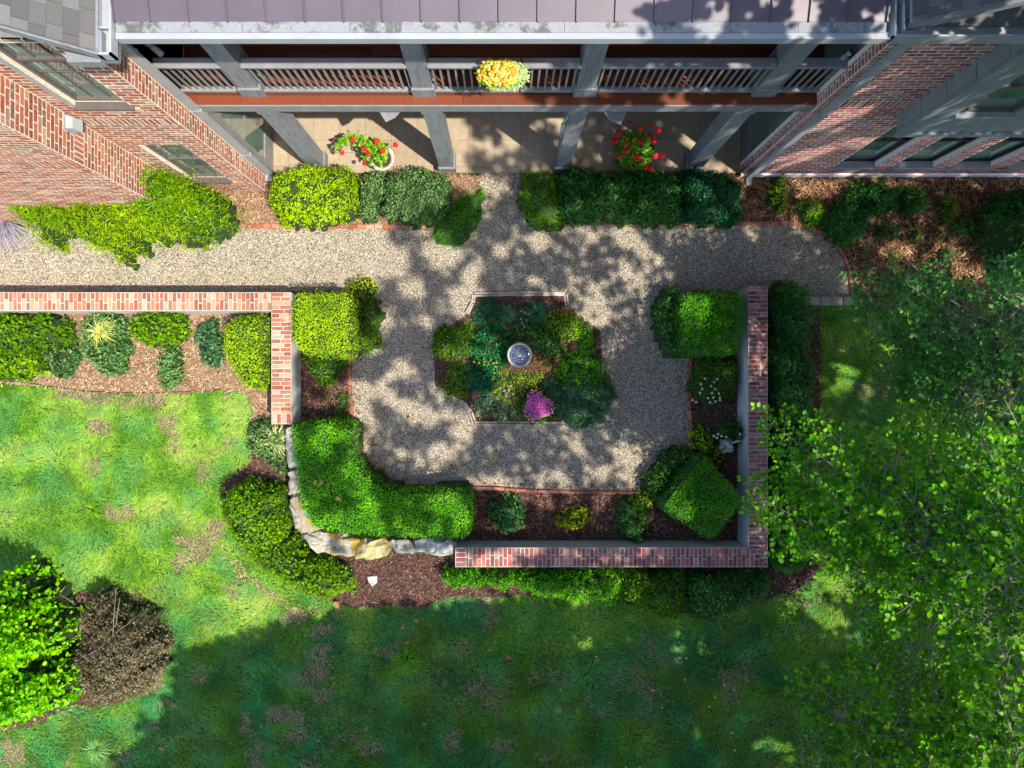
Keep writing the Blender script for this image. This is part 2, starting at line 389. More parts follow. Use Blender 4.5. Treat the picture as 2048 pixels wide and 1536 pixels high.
bxl, bxr, byt, byb, byi, bx0 = X(1497), X(1535), Y(573), Y(1134), Y(1096), X(911)
k = (byi - byb) / (bxr - bxl)
# mitre line from (bxl,byi) to (bxr,byb): points above/right belong to the upright run
cu = ((-(byi-byb)), (-(bxr-bxl)), -((byi-byb)*bxl + (bxr-bxl)*byi))
cl_ = (-cu[0], -cu[1], -cu[2])
garden_wall('low white stucco wall with dark shaded brick cap closing the right and front of the terrace',
    [(bxl, bxr, byb, byt), (bx0, bxl, byb, byi)],
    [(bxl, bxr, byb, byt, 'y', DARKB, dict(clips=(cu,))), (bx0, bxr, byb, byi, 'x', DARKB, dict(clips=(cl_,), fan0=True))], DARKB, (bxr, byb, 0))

# edging of bricks laid end to end along the gravel
def edging(label, px_pts, ln=.21, wd=.075, mat='edgestone', pal=((.34,.12,.08),(.28,.10,.075),(.42,.17,.11),(.24,.10,.08)), nm='brick_edging', h=.05, piece='brick', two=False):
    pts = [np.array(W(x, y)[:2]) for x, y in px_pts]
    t = empty(nm, (*pts[0], 0), label, 'edging'); seg = []
    for a, b in zip(pts[:-1], pts[1:]):
        L = np.linalg.norm(b - a); n = max(1, round(L / ln)); d = (b - a) / L; nn = np.array([-d[1], d[0]])
        for i in range(n):
            for (o0, o1) in (((-wd/2, -.004), (.004, wd/2)) if two else ((-wd/2, wd/2),)):
                p0 = a + d*(L*i/n + .004); p1 = a + d*(L*(i+1)/n - .004); jx = nn * R.uniform(-.006, .006)
                q = [tuple(p0 + nn*o0 + jx), tuple(p1 + nn*o0 + jx), tuple(p1 + nn*o1 + jx), tuple(p0 + nn*o1 + jx)]
                c = R.choice(pal); kk = R.uniform(.8, 1.2)
                Geo().prism(q, -.02, h + R.uniform(-.008, .008), .008, tuple(v*kk for v in c)).make(piece, M[mat], t)
    return t
LITE = ((.34,.10,.05),(.40,.17,.10),(.44,.27,.19),(.30,.09,.05),(.28,.15,.10))
edging('straight orange brick edging between sunlit gravel and the bed left of the entry path', [(395,450),(560,453),(870,455)], .16, .08, pal=LITE)
arc = [(1108,447),(1320,449),(1575,447),(1615,453),(1650,471),(1677,497),(1694,530),(1700,560),(1703,592)]
edging('dark red brick edging that curves round the gravel at the right-hand bed', arc, .2, .075)
edging('red brick edging along the left side of the terrace gravel, bowing at its foot', [(699,712),(702,790),(706,850),(705,903),(735,920),(765,945),(798,976)], .2, .065, h=.06)
edging('wavy red brick edging along the bottom of the terrace gravel', [(800,977),(940,974),(1010,978),(1140,984),(1285,985)], .2, .06, h=.06)
edging('thin red brick edging along the right side of the terrace gravel', [(1380,712),(1378,800),(1380,905)], .2, .06, h=.06)
TANP = ((.46,.38,.31),(.40,.33,.28),(.52,.43,.35),(.36,.30,.26))
for lb, pts in (('tan stone edging at the top of the central bed with hooked ends', [(934,628),(946,606),(948,590),(1040,588),(1130,588),(1134,612)]),
                ('tan stone edging at the bottom of the central bed below the pink flowers', [(905,796),(928,806),(941,824),(949,847),(1040,847),(1127,848),(1127,832)])):
    edging(lb, pts, .42, .085, 'edgestone', TANP, 'stone_edging', .06, 'stone', True)
t = empty('stone_step', W(1668, 601), 'row of pale grey paving slabs ending the gravel beside the leaning tree branches', 'step')
for i in range(5):
    x0, y0, _ = W(1592 + i*23, 611); x1, y1, _ = W(1592 + i*23 + 22, 594)
    Geo().prism([(x0,y0),(x1,y0),(x1,y1),(x0,y1)], -.02, .07 + R.uniform(-.004,.004), .008, vary((.28,.26,.21))).make('slab', M['edgestone'], t)

# boulders of the dry wall
def boulder(label, px, ztop, seed, col=(.30,.29,.26), group='boulders of the dry stone wall', lichen=False):
    pts = WP(px, ztop*.8); a = np.array(pts); c = a.mean(0); n = 30
    # resample the outline
    P = []; m = len(a)
    for i in range(m):
        for tt in np.linspace(0, 1, 6, endpoint=False): P.append(a[i]*(1-tt) + a[(i+1) % m]*tt)
    P = np.array(P); n = len(P)
    for _ in range(2): P = (np.roll(P,1,0) + P*2 + np.roll(P,-1,0)) / 4
    rings = [(1.0, 0.0), (1.04, ztop*.4), (1.0, ztop*.8), (.9, ztop*.97), (.65, ztop*1.02), (.35, ztop*1.0), (.08, ztop*.99)]
    V = []; F_ = []
    for r, z in rings:
        q = c + (P - c) * r
        dz = (fbm(q[:,0], q[:,1], .13, seed, 4) - .5) * .26 * (z > .05); jj = (fbm(q[:,0]+z*3, q[:,1]-z*2, .10, seed+3, 4)-.5)*.12
        V += [(x + j, y + j, max(-.02, z + d)) for (x, y), d, j in zip(q, dz, jj)]
    for i in range(len(rings)-1):
        for k in range(n): k2 = (k+1) % n; F_.append((i*n+k, i*n+k2, (i+1)*n+k2, (i+1)*n+k))
    F_.append(tuple((len(rings)-1)*n + k for k in range(n)))
    ar = np.sum(P[:,0]*np.roll(P[:,1],-1)-np.roll(P[:,0],-1)*P[:,1])
    if ar < 0: F_ = [f[::-1] for f in F_]
    g = Geo(); g.add(V, F_, col); o = g.make('boulder', M['stone'] if lichen else M['stone_p'])
    return tag(o, label, 'boulder', group)
M['stone_p'] = m_attr('plain_boulders', .95, .45, 8, (3, .64, (.62, .61, .58), .8), 1.0)
boulder('long thin weathered grey stone just below the end of the left wall', [(574,852),(588,850),(600,905),(606,935),(580,938),(575,900)], .5, 3)
boulder('small dark blocky stone between two longer stones on the left of the box hedge', [(578,938),(606,938),(612,985),(578,990)], .48, 5, (.30,.28,.24))
boulder('tall tapering grey stone with a yellow lichen foot beside the rounded shrub', [(580,990),(612,988),(630,1030),(650,1062),(600,1070),(586,1040)], .5, 7, (.30,.285,.25), lichen=True)
boulder('large corner boulder mottled pale grey and yellow lichen', [(600,1066),(648,1060),(690,1068),(720,1078),(715,1112),(660,1108),(628,1100)], .5, 9, (.37,.355,.31), lichen=True)
boulder('flat pale boulder with the brightest yellow lichen patch', [(716,1075),(775,1078),(776,1112),(752,1118),(712,1115)], .5, 2, (.40,.34,.17), lichen=True)
boulder('grey boulder with a dark hollow left of the wall end', [(777,1078),(812,1076),(834,1090),(830,1108),(790,1106)], .48, 13, (.25,.24,.21))
boulder('smooth pale grey boulder butting against the brick-capped wall end', [(822,1078),(880,1076),(912,1082),(912,1104),(892,1112),(834,1104)], .5, 17, (.38,.38,.36))
o = Geo().prism(WP([(735,1152),(755,1150),(755,1164),(745,1172),(738,1163)]), .01, .06, .01, (.42,.41,.39)).make('flat_stone', M['stone_p'])
tag(o, 'small pale kite-shaped stone lying on brown mulch', 'stone')

# ------------------------------------------------------------------ patio under the deck
pt = empty('patio', (0, 4, 0), kind='structure')
PX0, PX1, PY0 = -4.42, 4.47, 3.985
g = Geo(); g.box(PX0-.05, PX1+.05, PY0+.004, 7.4, -.05, .028); g.make('patio_base', M['grout'], pt)
xs = [PX0] + [(628.7 + 51.5*i - CX)*H/FP for i in range(-1, 17)] + [PX1]; xs = [x for x in sorted(xs) if PX0 <= x <= PX1]
ys = [PY0] + [(766 - y)*H/FP for y in (333.6, 281.7)] + [(766-281.7)*H/FP + .492*i for i in range(1, 6)]
TC = [(.34,.27,.185),(.36,.285,.20),(.32,.25,.17),(.35,.275,.195)]
for i in range(len(xs)-1):
    for j in range(len(ys)-1):
        if xs[i+1]-xs[i] < .03: continue
        Geo().bbox(xs[i]+.003, xs[i+1]-.003, ys[j]+.003, ys[j+1]-.003, .02, .036+R.uniform(0,.001), .002, vary(R.choice(TC), .93, 1.06)).make('tile', M['tile'], pt)

# ------------------------------------------------------------------ the house
house = empty('brick_house', (0, 4, 0), 'brick house with plum metal porch roof, grey two-storey porch and two wings', 'house')
HB = []      # candidate bricks: (frame, rect, colour)
BR_L = [(.36,.12,.07),(.40,.15,.09),(.30,.085,.05),(.38,.20,.13),(.30,.14,.09),(.38,.13,.07),(.24,.13,.09),(.42,.26,.18),(.28,.09,.055)]
BR_R = [(.40,.11,.09),(.46,.14,.11),(.34,.085,.08),(.42,.17,.14),(.50,.24,.19),(.34,.18,.17),(.28,.12,.11)]
def brickface(O, U, N, width, z0, z1, pal, holes=(), course=.084, bl=.232, sold=(), row=()):
    """O origin at z=0, U along the face, N outwards. holes (u0,u1,za,zb)"""
    V_ = (0, 0, 1); z = z0; i = 0; gp = .019
    bands = sorted(sold)
    while z < z1 - .02:
        isold = any(abs(z - s) < course/2 for s in bands); hgt = .215 if isold else course - gp; stp = hgt + gp
        if z + hgt > z1: hgt = z1 - z
        if isold: L = .075
        else: L = bl
        u = -L/2 if (i % 2 and not isold) else 0.0
        while u < width:
            pieces = [(max(u, 0)+gp/2, min(u + L, width)-gp/2)]
            for (h0, h1, za, zb) in holes:
                if z + hgt > za + .01 and z < zb - .01:
                    nw = []
                    for a, b in pieces:
                        if b <= h0 or a >= h1: nw.append((a, b)); continue
                        if a < h0 - .02: nw.append((a, h0 - gp/2))
                        if b > h1 + .02: nw.append((h1 + gp/2, b))
                    pieces = nw
            for a, b in pieces:
                if b - a > .02: HB.append(((O, U, V_, N), (a, b, z, z + hgt), R.choice(pal), R.uniform(.8, 1.18)))
            u += L
        z += stp; i += 1
def facade(name, O, U, N, width, z0, z1, pal, holes=(), mort='mortar', depth=.24, sold=(), returns=()):
    """mortar slab with real openings, in pieces round the holes"""
    O = np.array(O, float); U = np.array(U, float); N = np.array(N, float); g = Geo()
    us = sorted({0, width, *[h[0] for h in holes], *[h[1] for h in holes]})
    for a, b in zip(us[:-1], us[1:]):
        zs = [(z0, z1)]
        for (h0, h1, za, zb) in holes:
            if h0 <= a + 1e-6 and h1 >= b - 1e-6:
                nz = []
                for p, q in zs:
                    if za > p: nz.append((p, min(q, za)))
                    if zb < q: nz.append((max(p, zb), q))
                zs = [s for s in nz if s[1] - s[0] > .01]
        for p, q in zs:
            c = [O + U*a - N*depth, O + U*b]; x = sorted((c[0][0], c[1][0])); y = sorted((c[0][1], c[1][1])); g.box(x[0], x[1], y[0], y[1], p, q)
    o = g.make(name, M[mort], house)
    brickface(tuple(O), tuple(U), tuple(N), width, z0, z1, pal, holes, sold=sold)
    return o
LX, LY = -4.55, 3.63          # left wing main face corner
CHX, CHY = -5.92, 3.05        # forward block
wl = facade('wall', (CHX+.0, LY, 0), (1,0,0), (0,-1,0), LX - CHX, 0, 6.0, BR_L, [(.30, 1.02, 4.21, 5.92), (.32, 1.0, .80, 2.67)], depth=.26, sold=(3.55,))
facade('wall', (-12, CHY, 0), (1,0,0), (0,-1,0), -12*-1 + CHX, 0, 8.0, BR_L, depth=.2, sold=(3.55,))
brickface((CHX, CHY, 0), (0,1,0), (1,0,0), LY - CHY, 0, 8.0, BR_L, sold=(3.55,))
g = Geo(); g.box(-12, CHX-.001, CHY+.2, 7.5, 0, 8.0); g.box(CHX+.3, LX-.05, LY+.27, 7.5, 0, 5.95)
g.box(LX-.24, LX-.001, LY+.26, LY+.31, 0, 6.0)
g.make('wall', M['mortar'], house)
brickface((LX, LY, 0), (0,1,0), (1,0,0), .30, 0, 6.0, BR_L)
RX, RY = 4.46, 3.94           # right wing corner
rh = [(5.99+i*1.05-RX, 6.72+i*1.05-RX, .60, 2.75) for i in range(4)]
facade('wall', (RX, RY, 0), (1,0,0), (0,-1,0), 6.5, 0, 6.15, BR_R, rh, mort='mortar_d', depth=.24, sold=(3.4,))
brickface((RX, RY, 0), (0,1,0), (-1,0,0), .17, 0, 6.15, BR_R)
g = Geo(); g.box(RX+.001, RX+.2, RY+.24, 4.115, 0, 6.15); g.box(RX+.4, 10.9, RY+.6, 7.5, 0, 6.1); g.make('wall', M['mortar_d'], house)
g = Geo(); g.box(RX-.02, RX+6.5, RY-.035, RY-.001, -.02, .16); g.make('foundation_ledge', M['tile'], house)
# rank the bricks by their size in the picture
def proj(p): s = FP/(H - p[2]); return CX + p[0]*s, CY - p[1]*s
def quad(fr, r):
    O, U, V_, N = [np.array(q, float) for q in fr]
    return [O + U*r[i] + V_*r[j] + N*.008 for i, j in ((0,2),(1,2),(1,3),(0,3))]
sc_ = []
for b in HB:
    q = [proj(p) for p in quad(b[0], b[1])]; a = np.array(q)
    ar = abs(.5*np.sum(a[:,0]*np.roll(a[:,1],-1)-np.roll(a[:,0],-1)*a[:,1])); c = a.mean(0)
    vis = 0 <= c[0] <= 2048 and 84 < c[1] <= 1536 and not (c[0] < 200 and c[1] > 378)
    O = b[0][0]; N = b[0][3]
    if abs(O[0] - LX) < .01 and N[0] > .5 and c[1] < 140: vis = False
    if abs(O[1] - RY) < .01 and N[1] < -.5 and c[0] > 1500 + (357 - c[1])*1.6 + 150 and c[1] > 84:
        vis = vis and c[0] < 1800
    sc_.append(ar if vis else -1)
order = np.argsort(-np.array(sc_)); top = set(order[:300].tolist()); rest = Geo(); restr = Geo()
for i, b in enumerate(HB):
    (O, U, V_, N), r, col, k = b; c = tuple(min(1, v*k) for v in col); rect = [(r[0],r[2]),(r[1],r[2]),(r[1],r[3]),(r[0],r[3])]
    N2 = N; outb = .003 + R.uniform(-.001, .0015)
    if i in top: Geo().prism(rect, -.02, outb, .002, c, (O, U, V_, N)).make('brick', M['brick'], house)
    else: rest.prism(rect, -.02, outb, .002, c, (O, U, V_, N))
rest.make('bricks', M['brick'], house, kind='stuff')

def window(x0, x1, y, z0, z1, rails=(), mull=(), fr='black', rec=.10, sill=True, sillmat='grey', fw=.045):
    """opening in a face whose outside is at Y=y, looking to -Y"""
    g = Geo(); yf = y + rec
    g.box(x0, x0+fw, yf-.04, yf+.06, z0, z1); g.box(x1-fw, x1, yf-.04, yf+.06, z0, z1)
    g.box(x0+fw, x1-fw, yf-.04, yf+.06, z0, z0+fw); g.box(x0+fw, x1-fw, yf-.04, yf+.06, z1-fw, z1)
    for z in rails: g.box(x0+fw, x1-fw, yf-.035, yf+.05, z-.03, z+.03)
    f = g.make('window_frame', M[fr], house)
    Geo().box(x0+fw-.005, x1-fw+.005, yf+.005, yf+.012, z0+fw-.005, z1-fw+.005).make('pane', M['glass'], f)
    if mull:
        for m in mull[0]: Geo().box(m-.009, m+.009, yf-.012, yf+.004, z0+fw, z1-fw).make('glazing_bar', M[fr], f)
        for m in mull[1]: Geo().box(x0+fw, x1-fw, yf-.010, yf+.003, m-.009, m+.009).make('glazing_bar', M[fr], f)
    if sill: Geo().bbox(x0-.01, x1+.03, y-.05, yf-.04, z0-.05, z0+.004, .01).make('sill', M[sillmat], f)
    return f
M['bronze'] = m_plain('bronze_frame', (.10, .085, .075), .45, .15, 10, .1)
x0 = CHX+.30; x1 = CHX+1.02
window(x0, x1, LY, 4.21, 5.92, rails=(5.36,), mull=([x0+.25, x0+.48], [4.6, 5.0]), fr='bronze', sillmat='bronze')
window(CHX+.32, CHX+1.0, LY, .80, 2.67, rails=(1.75,), mull=([x0+.25, x0+.47], [1.25, 2.2]), fr='bronze', sillmat='bronze')
Geo().box(x0-.045, x0, LY-.03, LY-.009, 4.21, 5.92).make('window_casing', M['white'], house)
for h in rh: window(RX+h[0], RX+h[1], RY, h[2], h[3], rails=(1.7,), fr='black', sillmat='tile' if False else 'greyrail', rec=.12)
def rowlock(x0, x1, y, z, pal):
    g = Geo(); x = x0
    while x < x1 - .03:
        c = vary(R.choice(pal), .9, 1.2); g.prism([(x+.004,z-.11),(x+.072,z-.11),(x+.072,z),(x+.004,z)], -.02, .02, .004, c, ((0,y,0),(1,0,0),(0,0,1),(0,-1,0))); x += .077
    g.make('rowlock_course', M['brick'], house, kind='stuff')
rowlock(x0-.03, x1+.08, LY, 4.155, [(.60,.34,.22),(.62,.42,.30)]); rowlock(x0-.03, x1+.06, LY, .745, [(.60,.34,.22),(.62,.42,.30)])
for h in rh: rowlock(RX+h[0]-.03, RX+h[1]+.06, RY, .545, [(.40,.22,.16),(.45,.28,.2)])

# porch side walls, back wall, trims
g = Geo(); g.box(-4.75, -4.42, 3.99, 7.4, 0, 3.05); g.box(-4.75, -4.60, 3.99, 7.4, 3.36, 6.1); g.make('side_wall', M['grey'], house)
g = Geo(); g.box(4.50, 4.8, 4.12, 7.4, 0, 3.05); g.box(4.56, 4.8, 4.12, 7.4, 3.36, 6.1); g.make('side_wall', M['grey'], house)
g = Geo(); g.box(-4.6, 4.6, 7.0, 7.3, 0, 6.2); g.make('back_wall', M['grey'], house)
for sx, xx in ((1, -4.42), (-1, 4.50)):                      # recessed frames with glazing on both side walls
    g = Geo()
    xa, xb = sorted((xx, xx + sx*.03))
    for (ya, yb, za, zb) in ((4.0,4.10,.04,3.0),(4.10,5.9,.04,.5),(4.10,5.9,2.5,3.0),(5.9,6.0,.04,3.0),(4.95,5.03,.5,2.5)): g.box(xa, xb, ya, yb, za, zb)
    f = g.make('glazed_door_frame', M['greyrail'] if sx > 0 else M['grey'], house)
    for (ya, yb) in ((4.10,4.95),(5.03,5.9)):
        Geo().box(min(xx, xx+sx*.012), max(xx, xx+sx*.012), ya, yb, .5, 2.5).make('pane', M['glass'], f)
        Geo().box(min(xx, xx+sx*.02), max(xx, xx+sx*.02), ya, yb, 1.48, 1.51).make('glazing_bar', M['greyrail'], f)
def downspout(label, x0, x1, y0, y1, mat):
    t = empty('downspout', ((x0+x1)/2, y0, 0), label, 'downspout')
    g = Geo(); n = 8
    g.box(x0, x1, y0, y1, .06, 6.05); 
    g.make('pipe', M[mat], t)
    for z in (1.2, 3.2, 5.0): Geo().box(x0-.015, x1+.015, y0-.006, y1+.006, z, z+.03).make('strap', M[mat], t)
    Geo().prism([(x0,y0),(x1,y0),(x1,y0-.12),(x0,y0-.12)][::-1], .03, .10, .01).make('outlet', M[mat], t)
downspout('white downspout on the corner of the left brick wing', -4.54, -4.41, 3.935, 3.985, 'white')
downspout('pale blue-grey downspout on the corner of the right brick wing', 4.555, 4.66, 3.86, 3.925, 'white')

# deck: boards, fascia, ceiling
DZ = 3.35
g = Geo(); g.box(-4.42, 4.5, 4.02, 7.0, 3.10, 3.30); g.make('deck_frame', M['grey'], house)
g = Geo(); g.box(-4.42, 4.62, 3.975, 4.015, 3.10, 3.325); g.box(-4.42, 4.62, 3.965, 3.974, 3.24, 3.325); g.make('deck_fascia', M['greyrail'], house)
y = 3.985; bi = 0
while y < 6.9:
    for (xa, xb) in ((-4.59, -1.9), (-1.9, 1.3), (1.3, 4.55)) if bi % 2 else ((-4.59, -.6), (-.6, 2.6), (2.6, 4.55)):
        Geo().bbox(xa+.002, xb-.002, y, y+.134, 3.326, DZ, .004, vary((.155,.036,.012), .7, 1.25)).make('deck_board', M['deck'], house)
    y += .14; bi += 1
# posts
def post(x, yf, z0, z1, w=.27, base=.05):
    p = Geo().box(x-w/2, x+w/2, yf, yf+w, z0+.02, z1).make('post', M['grey'], house)
    Geo().bbox(x-w/2-.03, x+w/2+.03, yf-.03, yf+w+.03, z0, z0+.24, .012).make('post_base', M['grey'], p)
    g = Geo(); g.box(x-w/2-.02, x+w/2+.02, yf-.02, yf+w+.02, z1-.16, z1-.002); g.make('post_capital', M['grey'], p)
for x in (-3.52, -1.09, 1.09, 3.55):
    post(x, 4.02, .036, 3.09); 
for x in (-3.58, -1.15, 1.13, 3.68): post(x, 4.12, DZ, 6.05)
# railing
RZ = 4.27
bays = [(-4.59, -3.715), (-3.445, -1.285), (-1.015, .20), (.22, .995), (1.265, 3.545), (3.815, 4.56)]
for a, b in bays:
    g = Geo(); g.bbox(a, b, 4.10, 4.235, RZ-.045, RZ, .01); g.bbox(a, b, 4.128, 4.208, RZ-.11, RZ-.046, .003); rl = g.make('handrail', M['greyrail'], house)
    g = Geo(); g.bbox(a, b, 4.13, 4.205, DZ+.055, DZ+.10, .006); g.make('bottom_rail', M['greyrail'], house)
    n = max(2, round((b - a)/.1)); 
    for i in range(n):
        x = a + (i + .5)*(b - a)/n
        Geo().box(x-.013, x+.013, 4.155, 4.181, DZ+.10, RZ-.11).make('baluster', M['greyrail'], house)
# porch roof
g = Geo(); g.box(-4.5, 4.55, 3.78, 7.3, 6.05, 6.12); g.make('porch_ceiling', M['grey'], house)
g = Geo(); g.box(-3.98, 3.96, 3.64, 3.76, 5.98, 6.13); g.make('eave_fascia', M['white'], house)
seams = [-3.99] + [-3.625 + .396*i for i in range(20)]; seams = [s for s in seams if s < 3.9] + [3.93]
def rz(y): return 6.235 + (y - 3.70)*.30
for a, b in zip(seams[:-1], seams[1:]):
    g = Geo(); g.add([(a,3.70,rz(3.70)),(b,3.70,rz(3.70)),(b,8,rz(8)),(a,8,rz(8)),(a,3.70,rz(3.70)-.02),(b,3.70,rz(3.70)-.02),(b,8,rz(8)-.02),(a,8,rz(8)-.02)],
        [(0,1,2,3),(4,7,6,5),(0,4,5,1),(1,5,6,2),(2,6,7,3),(3,7,4,0)]); g.make('roof_panel', M['metal'], house)
    g = Geo(); g.add([(a-.008,3.69,rz(3.69)-.01),(a+.008,3.69,rz(3.69)-.01),(a+.008,8,rz(8)),(a-.008,8,rz(8)),(a-.006,3.69,rz(3.69)+.03),(a+.006,3.69,rz(3.69)+.03),(a+.006,8,rz(8)+.03),(a-.006,8,rz(8)+.03)],
        [(4,5,6,7),(0,1,5,4),(1,2,6,5),(3,0,4,7)]); g.make('roof_seam', M['metal'], house)
gt = Geo().box(-4.0, 3.97, 3.535, 3.605, 6.10, 6.205).make('gutter', M['white'], house)
x = -3.99
while x < 3.9:
    xe = min(x + R.choice((.9, 1.1, 1.3)), 3.96)
    g = Geo(); g.add([(x+.002,3.597,6.214),(xe-.002,3.597,6.214),(xe-.002,3.712,6.232),(x+.002,3.712,6.232)], [(0,1,2,3)]); g.add([(x+.002,3.597,6.19),(xe-.002,3.597,6.19),(xe-.002,3.597,6.2139),(x+.002,3.597,6.2139)], [(0,1,2,3)])
    g.make('gutter_guard', M['gut'], gt); x = xe

# shingled roofs of both wings (planes that climb away from the porch)
SHC = [(.115,.112,.11),(.13,.126,.122),(.10,.098,.095),(.12,.116,.11)]
def shingle_plane(x0, z0, sgn, yr, slope, ncol, ylen, name='roof'):
    L = math.hypot(1, slope); U = (0, 1, 0); V_ = (sgn/L, 0, slope/L); N = (-sgn*slope/L, 0, 1/L)
    g = Geo(); e = ncol*.142 + .1
    pts = [(x0, yr, z0-.06), (x0, yr+ylen, z0-.06), (x0+sgn*e/L, yr+ylen, z0-.06+slope*e/L), (x0+sgn*e/L, yr, z0-.06+slope*e/L)]
    g.add(pts + [(p[0]-N[0]*-.045, p[1], p[2]+N[2]*.045) for p in pts], [(0,1,2,3),(7,6,5,4),(0,4,5,1),(1,5,6,2),(2,6,7,3),(3,7,4,0)])
    rf = g.make(name, M['grey'], house); cnt = 0
    for i in range(ncol):
        v = i*.142; u = -R.uniform(0, .2)
        while u < ylen:
            w = R.uniform(.17, .30); a, b = max(u, 0)+.002, min(u+w, ylen)-.002; u += w
            if b - a < .03: continue
            c = vary(R.choice(SHC), .82, 1.2)
            gg = Geo(); th = .030
            Vv = np.array(V_); NN = np.array(N); O = np.array((x0, yr, z0-.012))
            def P(uu, vv, nn): return tuple(O + np.array(U)*uu + Vv*vv + NN*nn)
            gg.add([P(a,v,0),P(b,v,0),P(b,v+.15,-.004),P(a,v+.15,-.004),P(a,v,th),P(b,v,th),P(b,v+.15,.021),P(a,v+.15,.021)],
                   [(4,5,6,7),(0,4,7,3),(1,2,6,5),(0,1,5,4)] if sgn < 0 else [(7,6,5,4),(3,7,4,0),(5,6,2,1),(4,5,1,0)], c)
            o = gg.make('shingle', M['shingle'], rf); cnt += 1
    return rf
def fix_normals():
    pass
rl_ = shingle_plane(-4.16, 6.32, -1, 3.36, .93, 9, 1.4)
rr_ = shingle_plane(4.13, 6.32, 1, 3.66, .62, 10, 1.2)
# rake boards, soffits and cornice returns
def slab(name, poly3, th, mat, parent=house):
    n = len(poly3); g = Geo(); lo = [(x, y, z-th) for x, y, z in poly3]
    g.add(list(poly3) + lo, [tuple(range(n)), tuple(range(2*n-1, n-1, -1))] + [(i, n+i, n+(i+1) % n, (i+1) % n) for i in range(n)]); return g.make(name, M[mat], parent)
slab('rake_board', [(-4.12,3.345,6.25),(-4.12,3.60,6.25),(-5.8,3.60,7.80),(-5.8,3.345,7.80)], .12, 'grey')
slab('cornice_return', [(-4.20,3.335,6.12),(-4.20,3.60,6.12),(-4.62,3.60,6.12),(-4.55,3.335,6.12)], .10, 'grey')
slab('soffit', [(-4.05,3.37,6.06),(-4.05,3.92,6.06),(-4.55,3.92,6.06),(-4.55,3.37,6.06)], .05, 'grey')
gl = Geo().box(-4.035, -4.01, 3.345, 6.0, 6.14, 6.27).box(-4.16, -4.035, 3.37, 6.0, 6.14, 6.165).box(-4.16, -4.01, 3.345, 3.37, 6.14, 6.27).box(-4.18, -4.16, 3.37, 6.0, 6.165, 6.25).make('gutter', M['white'], house)
for yy in (3.62, 3.98, 4.2): Geo().box(-4.16, -4.035, yy, yy+.02, 6.22, 6.255).make('gutter_bracket', M['white'], gl)
g = Geo(); g.box(3.965, 3.985, 3.535, 3.90, 6.12, 6.28).box(3.985, 4.11, 3.60, 3.90, 6.12, 6.15).box(4.05, 4.075, 3.60, 3.90, 6.15, 6.27).box(3.965, 11, 3.535, 3.555, 6.10, 6.26).box(3.985, 11, 3.555, 3.66, 6.10, 6.19)
g.box(3.965, 4.13, 3.90, 3.92, 6.12, 6.30); gr = g.make('gutter', M['white'], house)
slab('soffit', [(4.0,3.58,6.06),(4.0,3.95,6.06),(11,3.95,6.06),(11,3.58,6.06)][::-1], .05, 'white')
slab('rake_board', [(4.13,3.63,6.25),(4.13,3.70,6.25),(5.9,3.70,7.34),(5.9,3.63,7.34)][::-1], .10, 'grey')
pr = slab('pent_roof', [(4.20,3.66,6.215),(11,3.66,6.215),(11,4.2,6.50),(4.20,4.2,6.50)], .03, 'grey'); x = 4.22
for row in range(2):
    x = 4.22 - row*.1
    while x < 6.2:
        w = R.uniform(.17, .3); y0 = 3.655 + row*.16; z0 = 6.222 + row*.088; c = vary(R.choice(SHC), .82, 1.2)
        g = Geo(); g.add([(x,y0,z0),(x+w-.004,y0,z0),(x+w-.004,y0+.17,z0+.09),(x,y0+.17,z0+.09),(x,y0,z0+.012),(x+w-.004,y0,z0+.012),(x+w-.004,y0+.17,z0+.095),(x,y0+.17,z0+.095)], [(4,5,6,7),(0,1,5,4),(0,4,7,3),(1,2,6,5)], c)
        g.make('shingle', M['shingle'], pr); x += w

# grey bay hanging on the right wing
M['siding'] = m_plain('grey_siding', (.20,.235,.25), .6, .15, 5, .2)
g = Geo(); BX = 5.74
g.box(BX, 11, 3.66, RY-.012, 3.10, 3.82); g.box(BX, BX+.40, 3.66, RY-.012, 3.82, 5.4); g.box(BX+1.2, BX+1.6, 3.66, RY-.012, 3.82, 5.4); g.box(BX, 11, 3.66, RY-.012, 5.4, 6.05)
g.box(BX+2.4, 11, 3.66, RY-.012, 3.82, 5.4); g.box(BX+.4, BX+2.4, RY-.03, RY-.012, 3.82, 5.4)
bay = g.make('bay', M['siding'], house)
for i in range(5): Geo().box(BX-.008, BX-.001, 3.70, RY-.02, 3.14+i*.58, 3.14+i*.58+.56).make('siding_board', M['siding'], bay)
Geo().box(BX-.03, 11, 3.615, 3.655, 3.06, 3.16).make('bottom_trim', M['siding'], bay)
Geo().box(BX-.03, BX+.07, 3.615, 3.655, 3.161, 6.0).make('corner_board', M['siding'], bay)
for xa in (BX+.41, BX+1.61):
    window(xa, xa+.78, 3.66, 3.83, 5.39, rails=(4.6,), fr='bronze', sillmat='siding', rec=.08)
# lamps and small fixtures
def floodlight(label, p, d):
    t = empty('floodlight', p, label, 'lamp'); p = Vector(p); d = Vector(d).normalized()
    Geo().tube([p, p + d*.17], [.036, .048], 12, (1,1,1)).make('lamp_head', M['white'], t, True)
    Geo().tube([p - d*.06, p - d*.005], [.045, .03], 12).make('mount', M['white'], t, True)
floodlight('white cylinder floodlight at the left end of the upper railing', (-4.50, 4.28, 4.5), (.45, -.25, -.8))
floodlight('white cylinder floodlight at the right end of the upper railing', (4.43, 4.25, 4.3), (-.5, -.3, -.8))
t = empty('security_camera', (1.0, 4.0, 2.6), 'small white camera clipped to the lower post right of the entry path', 'camera')
Geo().tube([(.90,3.99,2.55),(.90,3.93,2.2)], .035, 10).make('housing', M['white'], t, True)
Geo().tube([(.97,4.06,2.75),(.90,3.99,2.62)], .015, 6).make('bracket', M['white'], t)
